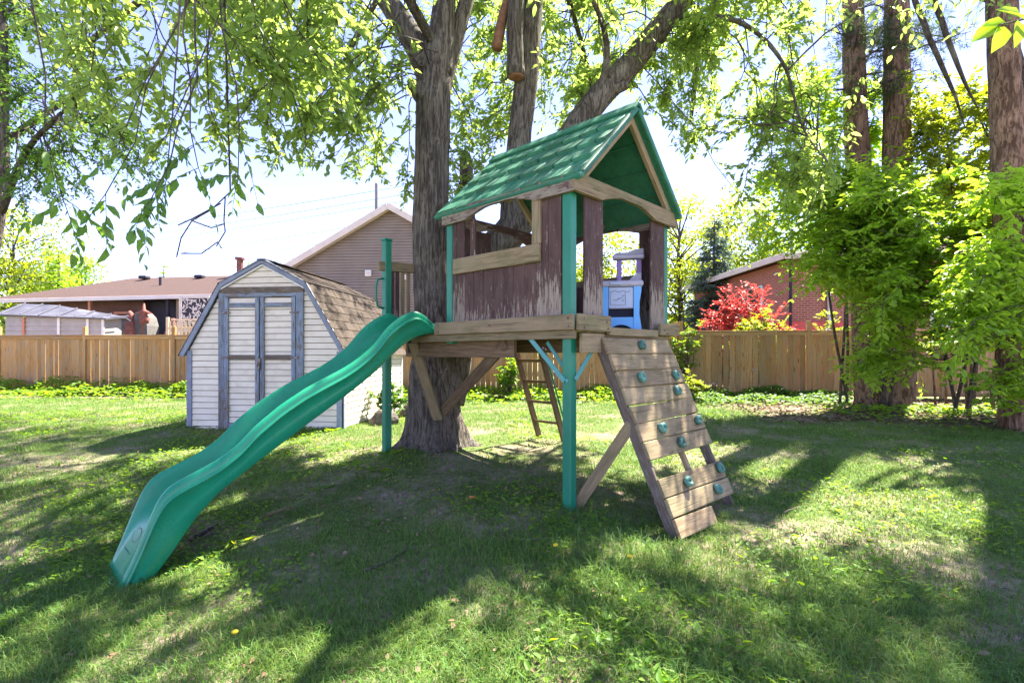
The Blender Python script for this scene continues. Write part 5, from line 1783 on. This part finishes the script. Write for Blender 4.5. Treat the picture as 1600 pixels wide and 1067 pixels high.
p, b, C = straight_tree('pine_tree', 'nearest pine trunk at the right edge of the garden', 'tree', (8.45, 8.55), (8.2, 8.7, 13), .225, .17, M['barkpine'], 0, 5, -.05)
pine_crown(p, C, 5, 11.4, 12.9, 13, 2.4)
p, b, C = straight_tree('pine_tree', 'tall reddish pine trunk, right one of the close pair', 'tree', (8.75, 11.6), (8.95, 11.9, 14), .30, .19, M['barkpine'], 0, 6, -.02)
pine_crown(p, C, 6, 7.6, 9.2, 8, 2.2)
p, b, C = straight_tree('pine_tree', 'tall reddish pine trunk, left one of the close pair', 'tree', (8.35, 11.95), (8.05, 12.2, 14), .28, .18, M['barkpine'], 0, 7, -.1)
pine_crown(p, C, 7, 7.2, 9.2, 9, 2.2)
# the dark curved limbs hanging near the top right
cl = MB()
CT = empty('leaning_tree', (11.2, 10.3, .15)); tag(CT, 'thin dark leaning stems high between the two right hand pines', 'tree')
o_ = Vector((11.2, 10.3, .15))
l1 = [(11.2, 10.3, 0), (10.9, 10.2, 3), (10.2, 10, 5.8), (9.5, 9.8, 7.6), (8.6, 9.6, 8.6)]
limb('trunk', [Vector(v) - o_ for v in l1], [.13, .11, .09, .07, .05], M['barkdark'], CT, 12, 8, 9)
for pts in ([at(1437, -20, 9.7), at(1445, 40, 9.7), at(1468, 95, 9.7), at(1492, 150, 9.7), at(1508, 200, 9.7)], [at(1465, -20, 9.6), at(1474, 40, 9.6), at(1490, 85, 9.6), at(1508, 130, 9.6), at(1528, 170, 9.6)]):
    pts2 = [Vector((9.6, 9.8, 8.0))] + pts
    limb('hanging_limb', [v - o_ for v in pts2], [.03, .048, .05, .042, .028, .010][:len(pts2) - 1] + [.010], M['barkdark'], CT, 10, 6, 11)

# understorey saplings with layered light-catching leaves
def sapling(label, base, h, targets, seed, mat, leafL=.120, leafW=.074, leaves=8, n_tw=18, stem_r=.035, tw_len=.42):
    b = Vector((base[0], base[1], gz(base[0], base[1]) - .05))
    o = empty('understorey_tree', b); tag(o, label, 'tree', 'leafy saplings under the pines')
    rg = np.random.RandomState(seed)
    stems = []
    for k in range(3):
        t = Vector((rg.uniform(-.9, .6), rg.uniform(-.9, .5), h * rg.uniform(.75, 1.0)))
        pts = [Vector((rg.uniform(-.12, .12), rg.uniform(-.12, .12), 0)), t * .33 + Vector((rg.uniform(-.1, .1), 0, .1)), t * .66, t]
        s_, C_ = limb('stem', pts, [stem_r, stem_r * .8, stem_r * .5, stem_r * .2], M['barkdark'], o, 8, 7, seed + k)
        stems.append(C_)
    S_ = np.concatenate(stems)
    fo = Foliage(seed, leafL, leafW, False, .0035)
    for T in targets:
        T = np.array(Vector(T) - b)
        d = np.linalg.norm((S_ - T) * np.array([1, 1, 1.8]), axis=1) + np.where(S_[:, 2] > T[2] + .4, 5, 0)
        fo.branch(S_[np.argmin(d)], T, .10, n_tw, tw_len, .18, leaves, .011, .40, .35, 1.0, False, 1.0)
    fo.build(o, mat, M['barkdark'])
    return o


rg = np.random.RandomState(4)
def spread(n, xr, yr, dr): return [at(rg.uniform(*xr), rg.uniform(*yr), rg.uniform(*dr)) for _ in range(n)]
sapling('bright green understorey maple arching left from the pine pair towards the brick house', (8.15, 11.2), 5.0,
        spread(84, (1185, 1420), (265, 400), (10.0, 12.0)) + spread(26, (1230, 1400), (380, 450), (9.8, 11.6)) + spread(9, (1340, 1420), (450, 560), (9.4, 10.6)), 51, M['leafmid'], tw_len=.5)
sapling('leafy understorey maple reaching across the pine pair with low boughs', (8.9, 10.2), 4.6,
        spread(94, (1330, 1620), (285, 430), (8.8, 11.0)) + spread(38, (1370, 1600), (420, 530), (8.6, 10.4)) + spread(8, (1330, 1440), (550, 600), (9.0, 10.0)), 52, M['leafmid'], tw_len=.5)
sapling('yellowish sunlit understorey maple beside the rightmost pine trunk', (10.4, 11.6), 7.0,
        spread(96, (1420, 1660), (120, 330), (10.6, 12.6)) + spread(20, (1500, 1660), (320, 420), (8.6, 10.0)), 53, M['leafyellow'], tw_len=.5)
sapling('tall airy green sapling between the sky gap and the left pine of the pair', (7.9, 12.2), 7.2,
        spread(34, (1175, 1305), (110, 300), (11.6, 12.9)) + spread(14, (1345, 1385), (120, 300), (12.3, 12.9)), 54, M['leafmid'], tw_len=.5)
sapling('low green sapling at the right edge in front of the nearest pine', (9.3, 8.3), 3.4,
        spread(36, (1470, 1640), (390, 560), (7.2, 8.4)) + spread(9, (1500, 1640), (230, 390), (6.9, 7.9)) + spread(6, (1520, 1640), (560, 610), (7.4, 8.2)), 55, M['leafmid'])

# thin bare stems in the bed
for i, (px, py, d_, h) in enumerate([(1462, 640, 11.3, 1.6), (1478, 636, 11.8, 1.5), (1515, 650, 10.2, 2.2), (1549, 640, 10.8, 1.9)]):
    x, y_ = (px - 800) / 800 * d_, d_
    z_ = gz(x, y_)
    r_ = .05 if i == 3 else .028
    o = empty('thin_stem', (x, y_, z_ - .05))
    tag(o, ['slanting brown stem just right of the pine pair', 'second thin stem right of the pine pair, close to the fence', 'thin pale stem midway between the pine pair and the nearest pine', 'thicker straight stem nearest the right hand pine'][i], 'sapling', 'thin stems in the bed')
    limb('stem', [(0, 0, 0), (.03 * (i - 1), 0, h * .4), (.10 * (i - 1), .02, h)], [r_, r_ * .85, r_ * .6], M['barkpine'], o, 8, 6, 60 + i)
    fo = Foliage(80 + i, .07, .05, True)
    for k in range(5): fo.branch((.05 * (i - 1), 0, h * .8), (random.uniform(-.5, .5), random.uniform(-.4, .4), h * random.uniform(.9, 1.3)), .1, 6, .25, .2, 6, .008, .6, .4)
    fo.build(o, M['leafmid'], M['barkdark'])

# big blurred-looking leaves of a near twig at the top right corner
NT = empty('overhanging_twig', at(1660, 20, 1.9)); tag(NT, 'near twig with large green leaves poking in at the top right corner', 'twig')
n0 = at(1660, 20, 1.9)
MB().tube([Vector((0, 0, 0)), at(1600, 30, 1.85) - n0, at(1560, 40, 1.8) - n0], [.006, .004, .003], 6).build('stem', M['barkdark'], NT)
MB().tube([Vector((0, 0, 0)), Vector((.5, .3, .8)), Vector((1.6, 1.2, 3.6))], [.006, .012, .03], 6).build('stem', M['barkdark'], NT)
for i, (x, y_, dx, dz, L) in enumerate([(1560, 40, -.9, -.5, .13), (1570, 42, -.5, -.8, .12), (1590, 32, -.2, -.9, .11), (1600, 30, -.9, .25, .12), (1610, 28, .2, -.8, .12), (1575, 38, -.9, -.1, .11)]):
    V, F = leaf_arrays(np.zeros((1, 3)), np.array([[dx, -.25, dz]]), np.array([[.2, -.8, .55]]), np.array([L]), np.array([L * .48]), .2, .15)
    o = np_obj('leaf', V, F, M['leafmid'], NT); o.location = at(x, y_, 1.82) - n0

# ---- foliage of the tree at the left edge
LT0 = Vector((-9.0, 8.0, gz(-9.0, 8.0) - .1))
LT = empty('edge_tree', LT0); tag(LT, 'small leaved tree with a slim brown trunk at the left edge', 'tree')
o, C = limb('trunk', [Vector(v) - LT0 for v in ((-9.0, 8.0, LT0.z), (-8.55, 8.0, 1.5), (-8.02, 8, 3.5), (-7.95, 8, 5.5), (-8.0, 8, 8))], [.15, .10, .08, .07, .04], M['bark'], LT, 14, 8, 21)
lsk = C
fo = Foliage(91, .075, .036)
l2 = [[(-7.98, 8, 3.6), (-7.2, 7.6, 4.4), (-6.2, 7.2, 4.9)], [(-8.05, 8, 4.6), (-7.2, 8.4, 5.6), (-6.0, 8.6, 6.2)], [(-8.1, 8, 5.5), (-7.4, 7.2, 6.6), (-6.4, 6.4, 7.0)]]
ls = [C]
for i, p in enumerate(l2):
    o, C2 = limb('limb', [Vector(v) - LT0 for v in p], [.06, .045, .02], M['barkdark'], LT, 8, 6, 70 + i); ls.append(C2)
LSK = np.concatenate(ls); LSK = LSK[LSK[:, 2] > 3.4]
for (xa, xb), (ya, yb), (da, db), cnt in [((-40, 200), (-60, 200), (6.8, 9.0), 52), ((-30, 240), (190, 310), (6.8, 8.6), 26), ((20, 130), (230, 320), (6.4, 7.6), 6)]:
    for _ in range(cnt):
        T = np.array(at(rs.uniform(xa, xb), rs.uniform(ya, yb), rs.uniform(da, db)) - LT0)
        fo.branch(nearest(LSK, T), T, .12, 12, .42, .4, 11, .012, .2, .3)
fo.build(LT, M['leafdark'], M['barkdark'])

# ---- trees beyond the fences
def far_tree(name, label, base, h, rx, mat, n=5200, leaf=.22, seed=0, trunk=.18, group='trees beyond the fence', zc=.58, rzf=.42, holes=.5):
    b = Vector((base[0], base[1], .1)); o = empty(name, b); tag(o, label, 'tree', group)
    r_ = np.random.RandomState(seed)
    limb('trunk', [(0, 0, 0), (.1, 0, h * .3), (-.05, .1, h * .6), (.05, 0, h * .92)], [trunk * 1.3, trunk, trunk * .6, trunk * .15], M['barkdark'], o, 10, 5, seed)
    nc = 46
    c = r_.randn(nc, 3); c = unit(c) * (r_.rand(nc, 1) ** .45)
    cen = c * np.array([rx, rx, h * rzf]) + np.array([0, 0, h * zc])
    cen += r_.randn(nc, 3) * rx * .08
    S = np.stack([np.tile([0, 0, 0.0], (nc, 1)) + np.stack([np.zeros(nc), np.zeros(nc), np.clip(cen[:, 2] - h * .15, h * .15, h * .85)], 1), cen], 1)
    a = Acc(); a.add(*np_tubes(S, np.tile([trunk * .3, trunk * .08], (nc, 1)), 5)); q_ = a.build('limbs', M['barkdark'], o); q_['kind'] = 'stuff'
    k = r_.randint(0, nc, n)
    sz = (.26 + .24 * r_.rand(nc)) * rx
    P = cen[k] + unit(r_.randn(n, 3)) * (r_.rand(n, 1) ** .5) * sz[k][:, None] * np.array([1.15, 1.15, .75])
    D = unit(r_.randn(n, 3) + np.array([0, 0, -.3])); N = r_.randn(n, 3) + np.array([0, 0, .8])
    lf = Acc(); lf.add(*leaf_arrays(P, D, N, leaf * (.6 + .7 * r_.rand(n)), leaf * .5 * (.6 + .7 * r_.rand(n))))
    q_ = lf.build('crown', mat, o); q_['kind'] = 'stuff'
    return o


def spruce(label, base, h, r, mat, seed, n_lay=26, name='spruce_tree', dense=34):
    b = Vector((base[0], base[1], .1)); o = empty(name, b); tag(o, label, 'tree', 'trees beyond the fence')
    r_ = np.random.RandomState(seed)
    limb('trunk', [(0, 0, 0), (0, 0, h * .5), (0, 0, h)], [.22, .12, .02], M['barkdark'], o, 10, 4, seed)
    tw, lf = Acc(), Acc()
    for i in range(n_lay):
        f = i / n_lay
        z_ = h * (.06 + .93 * f); L0 = r * (1 - f) ** .85 + .12
        nb = max(5, int(15 * (1 - f) + 5))
        for j in range(nb):
            a = r_.rand() * 6.28; L = L0 * (.75 + .4 * r_.rand())
            d = np.array([math.cos(a), math.sin(a), .05])
            K = 5; t = np.linspace(0, 1, K)[:, None]
            P = np.array([0, 0, z_ + r_.uniform(-.1, .1)]) + d * L * t + np.array([0, 0, 1.0]) * L * (-.28 * t + .18 * t ** 2)
            tw.add(*np_tubes(P[None], np.linspace(.025, .006, K)[None], 3))
            m = int(dense * L) + 6
            tq = .2 + .8 * r_.rand(m, 1)
            Pn = np.array([0, 0, z_]) + d * L * tq + np.array([0, 0, 1.0]) * L * (-.28 * tq + .18 * tq ** 2) + r_.randn(m, 3) * np.array([.10, .10, .06])
            sd = np.array([-d[1], d[0], 0]) * np.where(r_.rand(m, 1) < .5, 1, -1)
            Dn = unit(d * .8 + sd * .7 + r_.randn(m, 3) * .25 + np.array([0, 0, -.25]))
            lf.add(*leaf_arrays(Pn, Dn, r_.randn(m, 3) * .4 + np.array([0, 0, 1.0]), .22 + .15 * r_.rand(m), np.full(m, .055)))
    q_ = tw.build('branches', M['barkdark'], o); q_['kind'] = 'stuff'
    q_ = lf.build('crown', mat, o); q_['kind'] = 'stuff'
    return o


def gx(px, d_): return (px - 800) / 800 * d_
# right: bright yellow-green wood behind the spruce
far_tree('leafy_tree', 'yellow green tree just right of the playhouse, left of the spruce', (gx(1062, 30), 30), 10.4, 2.7, M['leafyellow'], 7000, .22, 1)
far_tree('leafy_tree', 'tall yellow green tree directly behind the spruce', (gx(1135, 38), 38), 13.2, 3.4, M['leafyellow'], 7000, .26, 2)
far_tree('leafy_tree', 'sparse olive tree between the spruce and the brick house roof', (gx(1200, 36), 36), 12.2, 2.6, M['leafyellow'], 3600, .22, 3)
far_tree('leafy_tree', 'dense green tree behind the brick house', (gx(1290, 34), 34), 13.0, 4.0, M['leafmid'], 7000, .26, 4)
far_tree('leafy_tree', 'broad green tree behind the pines at the far right', (gx(1480, 32), 32), 13.0, 4.6, M['leafmid'], 8000, .28, 5)
far_tree('leafy_tree', 'pale green tree seen through the playhouse windows', (gx(925, 33), 33), 9.6, 3.0, M['leafyellow'], 6000, .24, 6)
far_tree('leafy_tree', 'low green tree seen under the playhouse roof at left', (gx(790, 31), 31), 8.6, 2.8, M['leafmid'], 5000, .24, 16)
spruce('dark blue green spruce standing right of the playhouse roof', (gx(1116, 25.5), 25.5), 8.15, 2.0, M['needle'], 7)
# left: trees above the low house
far_tree('leafy_tree', 'yellow green tree at the far left above the small grey shed', (gx(20, 34), 34), 10.6, 4.2, M['leafyellow'], 8000, .26, 8)
far_tree('leafy_tree', 'mid green tree left of the low house, second from the edge', (gx(75, 36), 36), 9.2, 2.6, M['leafmid'], 5200, .24, 9)
spruce('green conifer above the left end of the low house roof', (gx(92, 33), 33), 7.9, 1.9, M['leafmid'], 10, 22, 'conifer_tree', 26)
far_tree('leafy_tree', 'small round green tree at the left end of the low roof ridge', (gx(132, 38), 38), 7.6, 1.7, M['leafmid'], 3200, .22, 11)
far_tree('leafy_tree', 'small green treetop above the middle of the low roof', (gx(233, 44), 44), 8.6, 1.1, M['leafmid'], 1300, .24, 12)
spruce('small pointed conifer tip above the low roof', (gx(256, 44), 44), 9.3, 1.0, M['leafmid'], 13, 18, 'conifer_tree', 14)
far_tree('leafy_tree', 'faint olive treetop left of the roof flue', (gx(318, 46), 46), 8.8, 1.0, M['leafyellow'], 900, .24, 14)
far_tree('leafy_tree', 'pale round treetop right of the roof flue', (gx(382, 46), 46), 9.6, 1.2, M['leafyellow'], 1100, .24, 15)
# a far continuous wood closes the horizon
def far_wood():
    r_ = np.random.RandomState(3)
    n = 18000
    a = r_.uniform(-1.25, 1.25, n); d_ = 75 + 25 * r_.rand(n)
    x = np.sin(a) * d_ * 1.3; y_ = np.cos(a) * d_ + 10
    top = 6.2 + 2.4 * vnoise(a * 30, a * 0, 1, 6) + 1.5 * vnoise(a * 90, a * 0, 1, 7)
    P = np.stack([x, y_, top * r_.rand(n) ** .7], 1)
    V, F = leaf_arrays(P, unit(r_.randn(n, 3)), r_.randn(n, 3), .9 + .6 * r_.rand(n), .6 + .4 * r_.rand(n))
    tag(np_obj('distant_wood', V, F, M['leafdark']), 'distant belt of trees closing the horizon', 'wood', None, 'stuff')
far_wood()

# shrubs over the right fence
def shrub(name, label, base, h, rx, mat, n, leaf, seed, cat='shrub', group=None, star=False, zc=.6):
    b = Vector((base[0], base[1], gz(base[0], base[1]) - .03)); o = empty(name, b); tag(o, label, cat, group)
    r_ = np.random.RandomState(seed)
    fo = Foliage(seed, leaf, leaf * .6, star, .004)
    st_ = MB()
    for k in range(max(4, int(n))):
        a = r_.rand() * 6.28; rr = rx * r_.rand() ** .5
        T = np.array([math.cos(a) * rr, math.sin(a) * rr * .8, h * (.35 + .65 * (1 - (rr / rx) ** 2 * .6) * (.5 + .5 * r_.rand()))])
        fo.branch((T[0] * .15, T[1] * .15, h * .08), T, .05, 9, rx * .32 + .05, .15, 9, .012, .4, .35)
    fo.build(o, mat, M['barkdark'], 'foliage', 'stems')
    return o


shrub('japanese_maple', 'bright red japanese maple in front of the brick house', (gx(1165, 17.6), 17.6), 3.7, 1.35, M['leafred'], 70, .11, 31, 'shrub')
shrub('golden_shrub', 'yellow green shrub below the red maple over the fence', (gx(1190, 16.0), 16.0), 2.75, .85, M['leafyellow'], 42, .10, 32, 'shrub')
shrub('golden_shrub', 'small yellow green shrub between the pine pair and the brick house window', (gx(1300, 16.2), 16.2), 2.6, .7, M['leafyellow'], 26, .10, 37, 'shrub')
shrub('fence_shrub', 'small lime green bush at the foot of the fence post by the climbing wall', (gx(1076, 12.6), 12.6), .75, .34, M['leafyellow'], 16, .07, 33, 'shrub')
shrub('shed_shrub', 'dark weedy bush beside the right wall of the shed', (-2.35, 9.7), .75, .32, M['leafdark'], 12, .09, 34, 'shrub')
shrub('tall_weed', 'tall bright weed behind the ladder at the fence', (gx(795, 13.8), 13.8), 1.15, .35, M['weed'], 12, .10, 35, 'plant')
# vine on the fence post
VN = empty('fence_vine', (4.62, 14.02, 0.2)); tag(VN, 'green vine climbing the fence post right of the climbing wall', 'vine')
fo = Foliage(36, .10, .075, True)
for k in range(26): fo.branch((0, 0, .1 + .02 * k), (random.gauss(0, .32), random.uniform(-.3, .05), random.uniform(.9, 2.1)), .05, 5, .22, .3, 6, .008, .2, .5)
fo.build(VN, M['weed'], M['barkdark'], 'foliage', 'stems')

# ground cover along the fences
def ground_cover(name, label, xr, line, width, n, hmax, seed, mat):
    r_ = np.random.RandomState(seed)
    x = r_.uniform(*xr, n); y_ = line(x) - np.abs(r_.randn(n)) * width
    k = r_.rand(n) < .25 + .9 * vnoise(x, y_, 1.4, seed)
    x, y_ = x[k], y_[k]; n = len(x)
    hh_ = hmax * (.25 + .9 * vnoise(x, y_, 2.2, seed + 1)) * np.exp(-((line(x) - y_) / (width * 2.2)) ** 2)
    P = np.stack([x, y_, ground_z(x, y_) + hh_ * r_.rand(n) ** .6 + .02], 1)
    a = r_.rand(n) * 6.28
    D = np.stack([np.cos(a), np.sin(a), -.1 + .5 * r_.rand(n)], 1); N = np.stack([r_.randn(n) * .4, r_.randn(n) * .4, np.ones(n)], 1)
    V, F = leaf_arrays(P, D, N, .06 + .07 * r_.rand(n), .04 + .04 * r_.rand(n))
    tag(np_obj(name, V, F, mat), label, 'ground cover', None, 'stuff')
fl = lambda x: 16.6 + (x + 19.3) * (14.2 - 16.6) / (4.55 + 19.3) - .15
fr_ = lambda x: 14.18 + (x - 4.68) * (13.2 - 14.18) / (14.7 - 4.68) - .15
ground_cover('ground_cover', 'bright green weeds along the foot of the left fence', (-18, -2.6), fl, .75, 15000, .50, 61, M['weed'])
ground_cover('ground_cover', 'green weeds along the fence seen below the playhouse deck', (-2.6, 4.5), fl, .7, 8500, .42, 62, M['weed'])
ground_cover('ground_cover', 'dark green ground cover along the right fence', (4.5, 8.6), fr_, .8, 7000, .32, 63, M['leafdark'])
ground_cover('ground_cover', 'scattered pale plants in the bed under the pines', (6.5, 11.5), lambda x: 11.0 + 0 * x, .9, 1800, .20, 64, M['weed'])

# single weeds, flowers, sticks and a rock
def weed(label, x, y_, n, L, seed, mat='weed', up=.7):
    r_ = np.random.RandomState(seed)
    b = Vector((x, y_, gz(x, y_) - .01)); o = empty('weed_plant', b); tag(o, label, 'plant')
    for k in range(n):
        a = k * 2.4 + r_.rand()
        V, F = leaf_arrays(np.array([[math.cos(a) * .01, math.sin(a) * .01, .0]]), np.array([[math.cos(a), math.sin(a), up * (.4 + .9 * r_.rand())]]), np.array([[-math.cos(a) * .4, -math.sin(a) * .4, 1.0]]),
                           np.array([L * (.6 + .6 * r_.rand())]), np.array([L * (.18 + .1 * r_.rand())]), .2, .25)
        np_obj('leaf', V, F, M[mat], o)
    return o


def gxy(px, py, z):
    d_ = (CAM_H - z) * 800 / (py - 551); return (px - 800) / 800 * d_, d_
for i, (px, py, z, n, L, lb, mt) in enumerate([
    (365, 848, -.2, 9, .16, 'yellowish leafy weed right of the slide exit', 'leafyellow'),
    (500, 765, -.05, 8, .18, 'grassy weed on the worn bank below the slide', 'grass'),
    (590, 742, .0, 7, .15, 'broad leaved weed near the foot of the lone green post', 'weed'),
    (612, 720, .03, 7, .20, 'upright weed at the base of the lone green post', 'weed'),
    (330, 860, -.22, 7, .12, 'thin weed beside the lower end of the slide', 'weed'),
    (545, 722, .02, 6, .17, 'weed with long leaves left of the lone green post', 'weed'),
    (300, 668, .1, 6, .16, 'dark weed at the left front corner of the shed', 'leafdark'),
    (345, 668, .1, 6, .16, 'dark weed at the foot of the shed door', 'leafdark'),
    (520, 674, .1, 8, .2, 'green weed at the right front corner of the shed', 'weed'),
    (870, 820, -.05, 9, .13, 'green weed tuft at the foot of the near green post', 'weed'),
    (1000, 830, -.12, 9, .14, 'long grass tuft below the climbing wall', 'grass')]):
    x, y_ = gxy(px, py, z)
    weed(lb, x, y_, n, L, 200 + i, mt)


def dandelion(label, px, py, z):
    x, y_ = gxy(px, py, z)
    g_ = gz(x, y_); o = empty('dandelion', (x, y_, g_)); tag(o, label, 'flower', 'dandelions in the lawn')
    MB().tube([(0, 0, 0), (.004, 0, .04), (.0, .005, .075)], .002, 5).build('stem', M['weed'], o)
    lathe('flower_head', [(.004, .07), (.018, .080), (.017, .088), (.006, .092)], M['petal'], o, 10)
dandelion('yellow dandelion in the lawn left of the climbing wall foot', 868, 865, -.08)
dandelion('yellow dandelion in the middle of the shaded foreground lawn', 985, 899, -.17)
dandelion('yellow dandelion near the bottom left of the lawn', 367, 1030, -.3)
x, y_ = gxy(733, 785, 0)
V, F = leaf_arrays(np.zeros((1, 3)), np.array([[.6, .2, .4]]), np.array([[-.4, -.5, .8]]), np.array([.07]), np.array([.05]), .5, .3)
o = np_obj('fallen_leaf', V, F, M['redleaf']); o.location = (x, y_, gz(x, y_) + .02)
tag(o, 'small orange red leaf lying on the worn ground under the deck', 'leaf')


def stick(label, a, b, r_, mat, za, zb):
    xa, ya = gxy(*a, za); xb, yb = gxy(*b, zb)
    pts = [Vector((xa + (xb - xa) * t, ya + (yb - ya) * t, 0)) for t in np.linspace(0, 1, 7)]
    for p_ in pts: p_.z = gz(p_.x, p_.y) + r_ + .012 + random.uniform(0, .012)
    o = MB().tube(pts, [r_ * (1 - .4 * i / 6) for i in range(7)], 7).build('stick', mat)
    tag(o, label, 'stick')
stick('dark root like stick on the bank beside the slide exit', (296, 838), (340, 806), .022, M['barkdark'], -.25, -.15)
stick('thin dark stick lying in the foreground grass', (570, 908), (640, 868), .008, M['barkdark'], -.2, -.15)
stick('pale straw stalk lying near the climbing wall', (1225, 800), (1250, 790), .006, M['straw'], -.08, -.07)
stick('pale thin stalk lying in front of the near post', (812, 848), (878, 845), .005, M['straw'], -.08, -.08)
xa, ya = gxy(405, 812, -.12)
V, F = leaf_arrays(np.zeros((1, 3)), np.array([[.55, .8, .18]]), np.array([[-.5, .1, .8]]), np.array([.34]), np.array([.07]), .3, .05)
o = np_obj('dry_blade', V, F, M['straw']); o.location = (xa, ya, gz(xa, ya) + .03); tag(o, 'long pale dry leaf blade standing on the bank', 'leaf')


def rock(label, x, y_, r_, seed):
    bm = bmesh.new(); bmesh.ops.create_icosphere(bm, subdivisions=3, radius=1)
    for v in bm.verts:
        k = 1 + .35 * mnoise.noise(v.co * 1.3 + Vector((seed, 0, 0))) + .12 * mnoise.noise(v.co * 4 + Vector((seed, 0, 0)))
        v.co = Vector((v.co.x * 1.0, v.co.y * .8, v.co.z * .85)) * k * r_
    me = bpy.data.meshes.new('rock'); bm.to_mesh(me); bm.free(); me.materials.append(M['soilclod'])
    o = link(bpy.data.objects.new('rock', me)); o.location = (x, y_, gz(x, y_) + r_ * .45); tag(o, label, 'rock')
rock('dark rock leaning against the right wall of the shed', -2.30, 9.2, .24, 2)
rock('low brown stone behind the lone green post by the shed', -2.05, 10.4, .20, 5)
